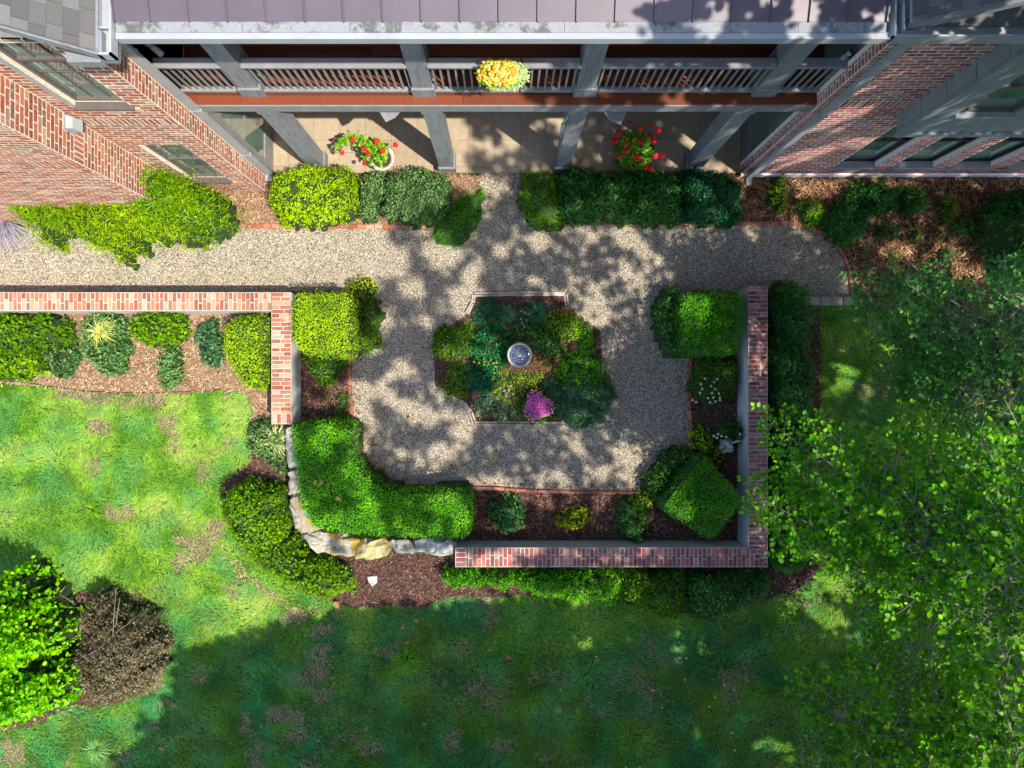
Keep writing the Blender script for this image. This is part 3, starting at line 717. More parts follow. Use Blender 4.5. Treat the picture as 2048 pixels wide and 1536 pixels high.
Geo().tube([(.90,3.929,2.195),(.90,3.925,2.17)], .028, 10).make('lens', M['black'], t)
t = empty('wall_vent', (-5.9, 3.55, 3.9), 'white hooded vent on the side of the left brick block', 'vent')
g = Geo(); g.add([(-5.912,3.42,3.78),(-5.912,3.60,3.78),(-5.912,3.60,3.98),(-5.912,3.42,3.98),(-5.78,3.43,3.78),(-5.78,3.59,3.78),(-5.83,3.59,3.93),(-5.83,3.43,3.93)],
    [(4,5,6,7),(0,4,7,3),(1,2,6,5),(3,7,6,2),(0,1,5,4)]); g.make('hood', M['white'], t)
Geo().box(-5.912,-5.90,3.40,3.62,3.76,4.0).make('flange', M['white'], t)
def fan(label, tip, side):
    hx, hy = tip[0] + .25*side*-1, 4.62; t = empty('ceiling_fan', (hx, hy, 2.9), label, 'fan')
    Geo().tube([(hx,hy,3.04),(hx,hy,2.94)], .02, 8).make('rod', M['white'], t)
    Geo().lathe([(.0,2.94),(.09,2.93),(.11,2.86),(.07,2.80),(0,2.79)], hx, hy, 16).make('motor', M['white'], t, True)
    a0 = math.atan2(tip[1]-hy, tip[0]-hx); L = math.hypot(tip[1]-hy, tip[0]-hx)
    for i in range(5):
        a = a0 + i*2*math.pi/5; u = np.array((math.cos(a), math.sin(a))); v = np.array((-u[1], u[0])); q = []
        for s, w in ((.1,.03),(.35,.11),(.7,.17),(.86,.12),(1.0,.012),(.86,-.12),(.7,-.17),(.35,-.11),(.1,-.03)): q.append(tuple(np.array((hx,hy)) + u*L*s + v*w))
        Geo().prism(q, 2.855, 2.875, .004).make('blade', M['greyrail'], t)
fan('ceiling fan under the left of the deck, one pale pointed blade showing', (W(770,244,2.86)[0], W(770,244,2.86)[1]), -1)
fan('ceiling fan under the right of the deck, its pale blade above the larger geranium', (W(1240,250,2.86)[0], W(1240,250,2.86)[1]), 1)

# ------------------------------------------------------------------ plants
def circ(px, py, rx, ry=None, n=22, wob=.12, seed=0):
    ry = ry or rx; rr = random.Random(int(px*7 + py*13 + seed)); ph = [rr.uniform(0, 6.28) for _ in range(4)]
    return [(px + rx*math.cos(a)*(1 + wob*(math.sin(2*a+ph[0])*.5 + math.sin(3*a+ph[1])*.4 + math.sin(5*a+ph[2])*.35 + math.sin(9*a+ph[3])*.25)),
             py + ry*math.sin(a)*(1 + wob*(math.sin(2*a+ph[0])*.5 + math.sin(3*a+ph[1])*.4 + math.sin(5*a+ph[2])*.35 + math.sin(9*a+ph[3])*.25))) for a in [2*math.pi*i/n for i in range(n)]]
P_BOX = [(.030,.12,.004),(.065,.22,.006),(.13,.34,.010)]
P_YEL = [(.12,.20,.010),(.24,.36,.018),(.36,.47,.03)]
P_MID = [(.035,.085,.015),(.07,.15,.022),(.13,.23,.035)]
P_DRK = [(.022,.070,.022),(.045,.13,.035),(.10,.21,.06)]
P_GRY = [(.06,.12,.05),(.12,.20,.08),(.20,.29,.13)]
P_TEAL = [(.012,.07,.045),(.025,.12,.07),(.06,.18,.10)]
P_LIME = [(.14,.22,.03),(.26,.36,.06),(.38,.46,.13)]
P_BRN = [(.07,.045,.03),(.17,.12,.08),(.15,.15,.06),(.28,.21,.15)]
SHID = [0]
def shrub(label, poly, ztop, pal=P_MID, size=.045, dens=1500, edge=.25, lump=.10, lsc=.28, pw=2.2, tpl=LEAF, name='shrub', cat='shrub', jit=.55, group=None,
          zf=.6, yel=None, depth=.09, up=None, ysc=.5, stray=0.06, cgrow=1, rag=None, mat='leaf'):
    SHID[0] += 1; sd = SHID[0]
    if cgrow != 1: mx = sum(p[0] for p in poly)/len(poly); my = sum(p[1] for p in poly)/len(poly); poly = [(mx+(a-mx)*cgrow, my+(b-my)*cgrow) for a, b in poly]
    if pw > 2.4: wp = WP(poly, ztop*zf); rag = rag or 0.0
    else:      # the side turned to the camera shows its foot, the far side its top
        mx = sum(p[0] for p in poly)/len(poly); my = sum(p[1] for p in poly)/len(poly); wp = []
        for (qx, qy) in poly:
            ox, oy = qx-mx, qy-my; nx_, ny_ = mx-CX, my-CY; cs = (ox*nx_ + oy*ny_)/(math.hypot(ox,oy)*math.hypot(nx_,ny_)+1e-6)
            wp.append(W(qx, qy, ztop*(zf - .05 + .28*cs*min(1, math.hypot(nx_,ny_)/300)))[:2])
        rag = .10 if rag is None else rag
    a = np.array(wp); c = a.mean(0)
    if rag:
        rm = np.linalg.norm(a - c, axis=1).mean(); rag = min(rag, rm*.45); a = c + (a - c)*(1 + rag*.75/rm); wp = [tuple(q) for q in a]
    t = empty(name, (c[0], c[1], 0), label, cat, group)
    def hf(x, y):
        d = edist(x, y, wp) * np.where(inside(x, y, wp), 1, -1)
        if rag: d = d - rag*.75 + (fbm(x, y, .16, sd+5) - .5)*2.4*rag + (fbm(x, y, .05, sd+9, 2) - .5)*rag
        r = np.clip(d/edge, 0, 1); h = (1 - (1 - r)**pw)**(1/pw)
        return ztop * h * (1 - .0) + (fbm(x, y, lsc, sd) - .5) * 2 * lump * (.3 + .7*h)
    x, y = sample(wp, dens); z = hf(x, y); e = .015
    k = z > .012
    if rag: k &= fbm(x, y, .10, sd+13, 2) + rng.normal(0, .07, len(x)) > .33
    x, y, z = x[k], y[k], z[k]
    gx = (hf(x + e, y) - z)/e; gy = (hf(x, y + e) - z)/e
    n = norm(np.stack([-np.clip(gx, -4, 4), -np.clip(gy, -4, 4), np.ones(len(x))], 1))
    # extra leaves on the flanks, where the surface is steep
    st = 1/np.maximum(n[:, 2], .13 if pw <= 2.4 else .22); rep = np.floor(st + rng.random(len(x))).astype(int); idx = np.repeat(np.arange(len(x)), rep)
    x, y, z, n = x[idx], y[idx], z[idx], n[idx]; N = len(x)
    zz = np.where(n[:,2] < .6, rng.uniform(0, 1, N), 1.0)
    jz = rng.random(N)**1.5 * depth
    P = np.stack([x, y, np.maximum(z*np.where((n[:,2] < .5) & (pw > 2.4), zz**.6, 1) - jz, .01)], 1) + n*.01 + rng.normal(0, .012, (N, 3))
    if stray: P = P + n * (rng.random(N) < .12)[:, None] * rng.random(N)[:, None] * stray
    nn = norm(n + rng.normal(0, jit, (N, 3))); nn[:, 2] = np.abs(nn[:, 2])
    fw = rdir(N) + n*np.array([1, 1, 0]) * 1.0 + np.array([0, 0, .25])
    tt = .5 + (fbm(x, y, ysc, sd + 20) - .5)*1.1 + rng.normal(0, .22, N) - jz/depth*.25  # deeper leaves picked darker: inner shade put into the leaf colour
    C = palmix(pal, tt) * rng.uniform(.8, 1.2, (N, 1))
    if yel is not None: k = rng.random(N) < yel[0]; C[k] = np.array(yel[1]) * rng.uniform(.8, 1.2, (k.sum(), 1))
    sz = size * rng.uniform(.65, 1.3, N)
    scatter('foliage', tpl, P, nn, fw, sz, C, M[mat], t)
    # dark woody core following the same height field
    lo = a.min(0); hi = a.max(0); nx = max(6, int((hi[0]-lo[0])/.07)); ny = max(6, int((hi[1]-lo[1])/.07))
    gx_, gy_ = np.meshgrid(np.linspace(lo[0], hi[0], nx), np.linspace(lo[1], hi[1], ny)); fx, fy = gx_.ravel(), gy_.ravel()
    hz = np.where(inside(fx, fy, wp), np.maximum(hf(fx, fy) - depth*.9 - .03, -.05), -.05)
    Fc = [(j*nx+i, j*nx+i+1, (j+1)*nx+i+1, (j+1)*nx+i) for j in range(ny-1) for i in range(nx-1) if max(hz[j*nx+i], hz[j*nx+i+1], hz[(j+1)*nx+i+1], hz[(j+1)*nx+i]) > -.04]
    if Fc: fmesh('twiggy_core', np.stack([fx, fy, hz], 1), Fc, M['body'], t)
    return t
def core_stems(t, cx, cy, h, n=5, mat='wood_stem', spread=.2, r=.012):
    g = Geo()
    for i in range(n):
        a = R.uniform(0, 6.28); g.tube([(cx, cy, 0), (cx + math.cos(a)*spread*.4, cy + math.sin(a)*spread*.4, h*.5), (cx + math.cos(a)*spread, cy + math.sin(a)*spread, h)], [r*1.4, r, r*.4], 5)
    g.make('stem', M[mat], t)
def blades(label, px, py, n, L, w, pal, zb=.02, name='grass_clump', cat='ornamental grass', lean=(.5, 1.1), group=None, stripe=None, r0=.05):
    x0, y0, _ = W(px, py, L*.4); t = empty(name, (x0, y0, 0), label, cat, group)
    a = rng.uniform(0, 2*np.pi, n); l = L*rng.uniform(.6, 1.15, n); le = rng.uniform(*lean, n); b = np.stack([x0 + np.cos(a)*r0*rng.random(n), y0 + np.sin(a)*r0*rng.random(n), np.full(n, zb)], 1)
    u = np.stack([np.cos(a), np.sin(a), np.zeros(n)], 1); s = np.stack([-np.sin(a), np.cos(a), np.zeros(n)], 1)
    V = []; K = 4
    for k in range(K + 1):
        f = k/K; out = np.sin(le*f)*l*f; up = np.cos(le*f*1.35)*l*f; p = b + u*out[:, None]; p[:, 2] += np.maximum(up, 0); ww = w*(1 - f**2.2)*.5 + .0008
        V += [p - s*ww, p + s*ww]
    V = np.stack(V, 1).reshape(-1, 3); m = 2*(K+1); q = np.array([(2*k, 2*k+1, 2*k+3, 2*k+2) for k in range(K)])
    Fc = (q[None] + (np.arange(n)*m)[:, None, None]).reshape(-1, 4); C = palmix(pal, rng.random(n))*rng.uniform(.8, 1.2, (n, 1))
    tag(fmesh('blades', V, Fc, M['leaf'], t, np.repeat(C, m, 0)), kind='stuff')
    Geo().lathe([(.0, .0), (r0, .0), (r0*.8, .04), (.0, .06)], x0, y0, 10, (.2,.2,.1)).make('crown', M['body'], t)
    return t
def flowers(t, pts, r, col, z, name='flower', petals=7, var=.2):
    for (px, py) in pts:
        x, y, zz = W(px, py, z); g = Geo(); n = petals
        c = tuple(v*R.uniform(1-var, 1) for v in col)
        vs = [(x, y, zz + r*.5)]; 
        for i in range(n*2): a = math.pi*i/n; q = r*(1 if i % 2 else .72)*R.uniform(.9, 1.1); vs.append((x + q*math.cos(a), y + q*math.sin(a), zz + (.0 if i % 2 else .25*r)))
        g.add(vs, [(0, i+1, (i+1) % (2*n) + 1) for i in range(2*n)], c)
        r2 = r*.5; vs = [(x, y, zz + r*.75)] + [(x + r2*math.cos(math.pi*i/4), y + r2*math.sin(math.pi*i/4), zz + r*.45) for i in range(8)]
        g.add(vs, [(0, i+1, (i+1) % 8 + 1) for i in range(8)], tuple(v*.8 for v in c)); g.make(name, M['petal'], t)

# clipped box hedges on the terrace
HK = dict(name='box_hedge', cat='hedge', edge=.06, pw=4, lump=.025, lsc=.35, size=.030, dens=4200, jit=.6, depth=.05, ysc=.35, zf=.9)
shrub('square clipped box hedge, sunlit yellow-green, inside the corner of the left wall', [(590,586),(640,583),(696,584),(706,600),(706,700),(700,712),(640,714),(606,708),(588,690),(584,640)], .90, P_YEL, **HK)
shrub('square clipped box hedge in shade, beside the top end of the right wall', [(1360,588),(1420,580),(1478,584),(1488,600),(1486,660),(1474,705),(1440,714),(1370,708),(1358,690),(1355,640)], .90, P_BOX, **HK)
shrub('large L-shaped clipped box hedge in the lower left corner of the terrace', [(583,848),(620,841),(700,842),(706,860),(706,915),(730,945),(765,972),(800,982),(930,978),(943,990),(942,1060),(930,1078),(880,1076),(700,1068),(625,1055),(605,1020),(596,960),(586,900)], .85, [(.05,.18,.005),(.11,.31,.010),(.23,.46,.018)], **HK)
shrub('diamond-set square clipped box hedge in the lower right corner of the terrace', [(1400,912),(1412,914),(1480,990),(1482,1008),(1432,1074),(1418,1078),(1330,1022),(1324,1008)], .90, P_BOX, **HK)

# shrubs before the porch
F1 = dict(size=.042, dens=2200, edge=.30, lump=.13, lsc=.18)
shrub('broad sunlit yellow-green boxwood mound by the left corner of the porch', [(536,372),(560,338),(610,326),(680,328),(716,350),(722,400),(705,440),(640,450),(570,448),(545,425)], .85, P_YEL, **F1)
shrub('small grey-green boxwood squeezed between the yellow-green mound and the next rounded one', [(712,350),(745,335),(772,350),(778,400),(755,432),(724,434),(714,400)], .7, P_GRY, **F1)
shrub('lumpy grey-green boxwood in front of the left inner porch post', [(770,350),(800,332),(850,330),(888,345),(902,380),(890,430),(860,450),(800,446),(768,420)], .85, P_GRY, **dict(F1, lump=.16))
shrub('low bright green juniper spilling over the left side of the entry path', [(865,440),(885,410),(905,395),(930,380),(962,376),(966,420),(955,465),(925,490),(890,490),(866,465)], .35, P_BOX, size=.035, dens=3800, edge=.3, lump=.05, tpl=NARROW)
shrub('bright green rounded juniper guarding the right side of the entry path', [(1032,385),(1050,345),(1085,334),(1115,345),(1122,400),(1125,450),(1100,461),(1070,455),(1045,425)], .6, [(.07,.16,.006),(.14,.30,.012),(.22,.38,.02)], size=.035, dens=3800, edge=.3, lump=.05, tpl=NARROW)
shrub('dark green glossy shrub right of the bright juniper, in front of the porch', [(1112,350),(1160,332),(1215,336),(1262,345),(1268,400),(1255,444),(1180,445),(1122,445),(1118,400)], .85, P_DRK, **dict(F1, size=.055, lump=.16))
shrub('dark green shrub below the larger red geranium pot', [(1255,352),(1300,338),(1352,342),(1368,370),(1364,420),(1350,444),(1290,446),(1255,440)], .8, P_DRK, **dict(F1, size=.055, lump=.16))
shrub('dark blue-green shrub at the right corner of the porch', [(1358,350),(1400,336),(1450,342),(1488,352),(1490,400),(1480,440),(1420,446),(1362,444)], .8, [(.012,.05,.025),(.02,.085,.04),(.05,.13,.06)], **dict(F1, size=.055, lump=.16))

# bed against the left wing
shrub('tall weeping bamboo-leaved shrub mass along the left wing, overhanging the gravel', [(-60,385),(60,384),(170,380),(262,384),(300,420),(335,440),(290,470),(265,488),(235,522),(200,500),(175,482),(110,470),(60,495),(45,440),(0,400),(-60,395)], 1.45, [(.10,.17,.012),(.20,.31,.025),(.36,.44,.07)], size=.085, dens=2300, edge=.5, lump=.22, lsc=.22, tpl=NARROW, depth=.18, jit=.8, stray=.3, cgrow=1.12, zf=.5, name='bamboo_shrub', ysc=.3, rag=.26)
shrub('tall upright bamboo-leaved shrub leaning over the lower window of the left wing', [(262,300),(300,305),(345,335),(390,370),(438,400),(440,430),(400,465),(340,462),(290,455),(262,400)], 1.9, [(.08,.16,.015),(.17,.29,.025),(.34,.42,.08)], size=.08, dens=2400, edge=.5, lump=.25, lsc=.2, tpl=NARROW, depth=.2, jit=.8, stray=.3, cgrow=1.12, zf=.6, name='bamboo_shrub', ysc=.3, rag=.22)
blades('mauve-grey lavender spraying out at the left edge over the gravel', 4, 435, 420, .55, .010, [(.22,.20,.30),(.34,.31,.44),(.26,.30,.22)], name='lavender', cat='lavender', lean=(.8,1.3), r0=.25)
blades('spiky dry blue-green tuft beside the stem of the tall bamboo-leaved shrub', 395, 415, 160, .35, .012, [(.08,.14,.09),(.26,.28,.22),(.14,.10,.08)], lean=(.6,1.3))
shrub('tiny low green seedling alone on the tan mulch by the left wing', circ(486,418,17,14), .12, P_MID, size=.03, dens=900, edge=.1, lump=.02)

# bed below the left wall
K2 = dict(size=.075, dens=1150, cgrow=1.1, edge=.25, lump=.12, lsc=.2, depth=.14, jit=.6)
shrub('large glossy dark camellia at the left edge below the brick cap', [(-60,640),(60,636),(120,640),(138,672),(128,700),(85,708),(80,738),(30,752),(-60,758)], .65, [(.05,.11,.012),(.09,.18,.02),(.20,.30,.05)], **K2)
shrub('small camellia with pinkish new tips just right of the large one', circ(124,715,36,38), .45, [(.03,.08,.03),(.07,.16,.06),(.16,.25,.12)], **dict(K2, size=.06), yel=(.06,(.34,.20,.14)))
shrub('leafy green shrub with a striped yucca growing through it', circ(210,685,52,56), .45, [(.05,.11,.04),(.10,.19,.07),(.20,.30,.14)], **dict(K2, size=.06))
blades('gold striped yucca bursting from the shrub below the left wall', 214, 664, 70, .34, .024, [(.42,.38,.14),(.50,.46,.20),(.22,.30,.10)], zb=.30, name='yucca', cat='yucca', lean=(.9,1.4))
shrub('yellow-green glossy shrub tucked under the middle of the left brick cap', [(262,632),(300,625),(360,627),(368,650),(362,680),(330,688),(300,686),(268,672)], .6, [(.06,.13,.01),(.12,.22,.02),(.22,.34,.05)], **K2)
shrub('blue-green heart-leaved shrub left of the clipped sunlit mound', circ(417,685,32,40), .45, [(.04,.10,.05),(.08,.17,.09),(.18,.28,.18)], **dict(K2, size=.06))
shrub('small dusty green shrub standing lowest in the tan mulch bed', circ(337,734,29,35), .42, [(.05,.11,.04),(.10,.19,.07),(.20,.30,.14)], **dict(K2, size=.06))
shrub('sunlit yellow-green clipped mound nestled against the left side of the vertical brick cap', [(448,655),(470,634),(505,626),(541,626),(543,680),(541,760),(520,780),(485,772),(462,735),(448,700)], .75, P_YEL, size=.036, dens=3000, edge=.25, lump=.05, pw=2.5)
shrub('loose pale green euphorbia at the foot of the left wall', [(500,850),(520,836),(575,850),(578,900),(576,945),(540,935),(505,912),(492,880)], .4, P_GRY, size=.06, dens=1100, edge=.2, lump=.1)
blades('cream striped yucca fanning out beside the end of the left wall', 556, 880, 90, .42, .022, [(.48,.44,.24),(.56,.52,.34),(.20,.28,.12)], zb=.12, name='yucca', cat='yucca', lean=(.8,1.4))
shrub('big rounded glossy shrub wrapping the outside of the boulder wall', [(450,985),(490,962),(530,965),(570,985),(580,1020),(590,1060),(625,1105),(690,1120),(700,1150),(696,1185),(650,1198),(600,1192),(545,1165),(500,1130),(460,1085),(440,1040)], .95, [(.06,.13,.008),(.11,.21,.018),(.22,.34,.05)], size=.055, dens=1900, edge=.42, lump=.09, lsc=.25, depth=.12)

# terrace corner planting
shrub('pale yellow leafy plant above the corner of the sunlit box hedge', circ(722,578,32,22), .35, P_LIME, size=.04, dens=1500, edge=.18, lump=.08, yel=(.08,(.5,.35,.12)))
shrub('dark green ragged plant along the gravel side of the sunlit box hedge', [(708,604),(740,596),(762,612),(768,640),(762,665),(768,690),(740,705),(712,702)], .45, P_MID, size=.045, dens=1700, edge=.2, lump=.15, yel=(.05,(.25,.10,.05)))
shrub('dark leafy plant peeping out below the sunlit box hedge', [(606,708),(696,708),(692,740),(668,766),(636,768),(612,745)], .4, P_MID, size=.05, dens=1500, edge=.2, lump=.1)
shrub('small green tuft by the left brick edging', circ(683,820,20,30), .22, P_MID, size=.035, dens=1500, edge=.15, lump=.06)
shrub('sparse low green plant in the left mulch strip', circ(655,800,22,14), .14, P_MID, size=.03, dens=600, edge=.15, lump=.04)
shrub('small dark plant under the curved edging beside the L-shaped hedge', [(745,935),(765,938),(790,958),(796,975),(770,974),(748,955)], .25, P_DRK, size=.035, dens=1800, edge=.12, lump=.05)
shrub('loose dark shrub along the gravel side of the shaded square hedge', [(1312,600),(1335,574),(1362,570),(1366,640),(1362,706),(1335,706),(1312,680),(1306,640)], .6, P_DRK, size=.045, dens=1900, edge=.22, lump=.12)
t = shrub('soft green shrub sprinkled with small white daisies, below the shaded square hedge', [(1388,735),(1410,712),(1460,710),(1478,735),(1482,775),(1465,800),(1430,812),(1395,808),(1383,780)], .45, P_MID, size=.035, dens=2100, edge=.22, lump=.1)
flowers(t, [(1402,768),(1404,778),(1422,772),(1430,778),(1424,786),(1416,796),(1427,795),(1438,787),(1440,800),(1420,805),(1431,803),(1385,800),(1392,804),(1400,786),(1428,764),(1440,795),(1434,758),(1410,757)], .026, (.75,.75,.70), .47, var=.08)
t = shrub('dark shrub with white flowers leaning on the right wall above the statue', [(1430,850),(1470,845),(1492,862),(1492,885),(1470,882),(1440,880),(1424,868)], .55, P_DRK, size=.05, dens=1300, edge=.18, lump=.12, stray=.12)
flowers(t, [(1428,872),(1434,876),(1443,872),(1452,874),(1436,868),(1480,868)], .026, (.75,.75,.70), .56, var=.08)
shrub('bright green leafy plant at the lower end of the right brick edging', circ(1400,880,24,28), .35, P_YEL, size=.045, dens=1500, edge=.18, lump=.1)
shrub('orange-tinged low plant left of the statue', circ(1432,908,16,18), .2, P_LIME, size=.04, dens=1200, edge=.12, lump=.06, yel=(.35,(.45,.22,.06)))
shrub('dark uneven shrub filling the gap between gravel and the diamond hedge', [(1310,915),(1345,900),(1380,898),(1398,914),(1360,955),(1325,1000),(1296,990),(1290,962)], .5, P_DRK, size=.045, dens=1900, edge=.2, lump=.14, yel=(.04,(.25,.32,.04)))
shrub('bright yellow-green sprig at the gravel edge left of the diamond hedge', circ(1308,948,14,18), .45, P_YEL, size=.04, dens=1300, edge=.1, lump=.06)
shrub('dark round shrub left of the diamond hedge in the lower mulch bed', circ(1265,1040,34,40), .45, P_DRK, size=.05, dens=1500, edge=.22, lump=.12)
shrub('yellowish leafy sprig above the dark round shrub in the lower bed', circ(1282,1002,22,18), .38, P_YEL, size=.04, dens=1300, edge=.12, lump=.08)
shrub('dark leafy shrub nearest the end of the L-shaped hedge in the lower bed', circ(1013,1030,37,38), .5, [(.02,.07,.03),(.045,.13,.05),(.10,.20,.08)], size=.06, dens=1100, edge=.22, lump=.12, stray=.1)
shrub('small round yellow variegated shrub alone in the middle of the lower bed', circ(1148,1037,30,26), .4, [(.12,.22,.02),(.34,.38,.05),(.55,.50,.08)], size=.05, dens=1400, edge=.2, lump=.08)

# outside the right wall and below it
OK_ = dict(cgrow=1.08, size=.048, dens=1900, edge=.3, lump=.2, lsc=.22, stray=.1)
shrub('leafmost sunlit green shrub of the row below the front wall, broad and bushy'.replace('leafmost', 'leftmost'), [(896,1160),(915,1137),(980,1140),(1062,1138),(1120,1142),(1118,1200),(1080,1198),(1020,1180),(960,1182),(915,1180)], .7, [(.05,.17,.008),(.10,.29,.014),(.22,.42,.03)], **OK_)
shrub('second green shrub of the row below the front wall, with dry brown patches', [(1110,1142),(1170,1137),(1232,1140),(1240,1180),(1228,1212),(1180,1204),(1120,1200)], .7, [(.05,.17,.008),(.10,.29,.014),(.22,.42,.03)], yel=(.04,(.30,.24,.12)), **OK_)
shrub('third green shrub of the row below the front wall, between two dark gaps', [(1243,1142),(1300,1138),(1360,1142),(1368,1190),(1352,1236),(1300,1232),(1252,1214)], .7, P_MID, **OK_)
shrub('last, darkest green shrub of the row below the front wall, by the corner', [(1375,1146),(1440,1140),(1510,1142),(1545,1160),(1540,1200),(1490,1224),(1420,1240),(1380,1225)], .7, P_DRK, yel=(.05,(.30,.22,.14)), **OK_)
shrub('tall dark green shrub hard against the outside of the right wall, by its top end', [(1538,600),(1570,572),(1610,578),(1630,620),(1628,700),(1632,780),(1610,835),(1560,838),(1540,800)], .8, P_DRK, **OK_)
shrub('dark small-leaved shrub outside the lower corner of the right wall', [(1540,1050),(1580,1036),(1622,1045),(1630,1090),(1615,1140),(1565,1145),(1540,1120)], .7, P_DRK, **OK_)
shrub('dark shrub under the tree outside the middle of the right wall', [(1540,850),(1590,842),(1620,870),(1615,960),(1580,1010),(1542,1010)], .7, P_DRK, **OK_)

# right-hand bed by the house
shrub('small yellow-green fern by the foot of the right downspout', circ(1556,388,22,36), .35, P_YEL, size=.05, dens=900, edge=.15, lump=.1)
shrub('tiny dark green fern beside the yellow-green one near the downspout', circ(1520,386,15,15), .18, P_MID, size=.04, dens=900, edge=.1, lump=.05)
shrub('neat round bright green ball shrub just above the curved red edging', circ(1624,425,28,26, wob=.04), .5, [(.10,.21,.008),(.18,.34,.014),(.28,.42,.03)], size=.035, dens=2600, edge=.25, lump=.03)
shrub('large dark green evergreen spreading right of the round bright ball', [(1655,440),(1690,395),(1730,400),(1750,420),(1735,450),(1715,480),(1680,485),(1655,465)], .55, [(.02,.08,.02),(.04,.14,.03),(.09,.22,.05)], **OK_)
shrub('blackish green evergreen mound below the leftmost ground-floor windows of the right wing', [(1700,400),(1715,372),(1765,362),(1800,372),(1805,405),(1760,425),(1735,425)], .6, P_DRK, **OK_)
shrub('dark evergreen mound farther right below the bay windows', [(1800,385),(1830,366),(1860,380),(1865,410),(1840,430),(1808,420)], .55, P_DRK, **OK_)
shrub('mid green leafy shrub at the right of the straw-covered bed', circ(1896,416,26,24), .4, P_MID, size=.05, dens=1200, edge=.2, lump=.1)
shrub('green shrub right of centre in the straw-covered bed', circ(1930,450,26,22), .35, P_DRK, size=.05, dens=1300, edge=.2, lump=.1)
shrub('low dark shrub in the middle of the straw-covered bed', circ(1778,462,26,20), .3, P_DRK, size=.045, dens=1300, edge=.15, lump=.1)
shrub('bright small sprout in the middle of the straw-covered bed', circ(1828,470,17,13), .2, P_YEL, size=.04, dens=900, edge=.1, lump=.05)
shrub('bright little sprout right of the middle sprout in the straw bed', circ(1884,474,12,11), .18, P_YEL, size=.04, dens=900, edge=.1, lump=.05)
shrub('small mid-green sprout close to the curved red edging', circ(1733,496,16,12), .2, P_MID, size=.04, dens=900, edge=.1, lump=.05)
shrub('dark feathery sprout below the middle of the straw bed', circ(1786,515,17,17), .2, P_MID, size=.04, dens=900, edge=.1, lump=.05)
shrub('dark leafy sprout low in the straw bed near the tree', circ(1893,512,26,17), .28, P_DRK, size=.045, dens=1100, edge=.12, lump=.06)
shrub('very dark bush at the right edge beside the house', [(1965,440),(2010,395),(2070,380),(2110,480),(2080,560),(2000,530)], .9, P_DRK, **OK_)

# bottom left corner
t = shrub('big bright lime shrub with large leaves in the bottom left corner', [(-80,1180),(20,1172),(60,1200),(110,1210),(148,1225),(160,1260),(138,1290),(150,1340),(120,1390),(100,1420),(60,1455),(-80,1470)], 2.9, [(.09,.26,.01),(.18,.40,.02),(.32,.52,.05)], size=.075, dens=1500, edge=1.2, lump=.3, lsc=.25, depth=.22, jit=.6, tpl=ROUND, zf=.5, stray=.25, rag=.2)
t = shrub('brownish small-leaved shrub with bare twigs beside the big lime shrub', [(160,1225),(200,1200),(260,1210),(300,1240),(325,1290),(310,1340),(280,1375),(240,1410),(190,1415),(140,1380),(130,1330),(150,1280)], 1.25, P_BRN, size=.048, dens=3200, edge=.7, lump=.25, lsc=.15, depth=.14, jit=.8, stray=.2, rag=.16, mat='leaf_n')
g = Geo()
for (a, b, z0, z1) in (((225,1290),(232,1178),.9,1.5),((232,1250),(240,1196),1.0,1.5),((235,1262),(268,1236),1.1,1.4),((150,1210),(120,1190),.6,.9),((160,1215),(128,1215),.5,.8),((190,1330),(150,1300),1.1,1.3),((255,1330),(300,1300),1.0,1.25),((120,1188),(131,1172),.85,.95)):
    p, q = Vector(W(*a, z0)), Vector(W(*b, z1)); m = (p+q)/2 + Vector((R.uniform(-.03,.03), R.uniform(-.03,.03), .03)); g.tube([p, m, q], [.006, .005, .003], 4)
g.make('bare_twig', M['twig'], t)

# central bed
C1 = dict(size=.036, dens=2100, edge=.20, lump=.11, lsc=.12, depth=.09, cgrow=1.17, stray=.09)
shrub('yellow-green creeping shrub at the far left of the central bed', [(868,690),(880,655),(912,648),(938,655),(945,690),(930,715),(898,712),(875,705)], .32, [(.06,.14,.008),(.14,.24,.014),(.30,.38,.03)], **C1)
shrub('teal feathery plant in the upper left of the central bed', circ(975,628,26,28), .30, P_TEAL, **dict(C1, tpl=NARROW, size=.05))
blades('green grass fountain left of the purple asters in the central bed', 1013, 626, 150, .26, .010, [(.05,.13,.06),(.10,.21,.10),(.20,.30,.18)], lean=(.7,1.35), r0=.03)
blades('darker grass fountain right of the purple asters in the central bed', 1074, 624, 180, .30, .010, [(.02,.09,.05),(.05,.15,.08),(.14,.25,.14)], lean=(.7,1.35), r0=.03)
t = shrub('small purple asters at the top of the central bed', [(1040,615),(1060,620),(1062,650),(1044,660),(1036,640)], .2, P_DRK, **C1)
flowers(t, [(1043,622),(1050,625),(1057,628),(1044,645),(1048,652),(1042,638),(1053,640)], .024, (.42,.26,.55), .22)
shrub('yellow-green spreading plant in the upper right of the central bed', [(1098,640),(1120,622),(1142,626),(1158,645),(1160,672),(1135,680),(1112,668)], .32, P_YEL, **C1)
shrub('mid-green mossy mound on the upper right rim of the central bed', [(1150,632),(1172,640),(1184,660),(1186,690),(1178,705),(1158,700),(1152,672)], .30, P_BOX, **C1)
shrub('dark green spreading juniper on the right rim of the central bed', [(1130,720),(1165,705),(1185,712),(1204,740),(1214,765),(1180,785),(1130,775),(1120,745)], .34, P_BOX, **C1)
shrub('blue-green rosemary mound with pale stems at the lower right of the central bed', [(1106,775),(1150,762),(1205,758),(1218,790),(1212,820),(1190,838),(1155,845),(1125,830),(1108,805)], .38, [(.03,.09,.06),(.06,.15,.09),(.15,.24,.13)], **dict(C1, tpl=NARROW, size=.06, stray=.08))
shrub('leafy deep green plant left of the birdbath', [(948,665),(985,655),(1015,668),(1018,700),(1005,725),(975,735),(950,720),(940,690)], .30, [(.015,.08,.03),(.03,.14,.05),(.10,.24,.09)], **dict(C1, size=.05))
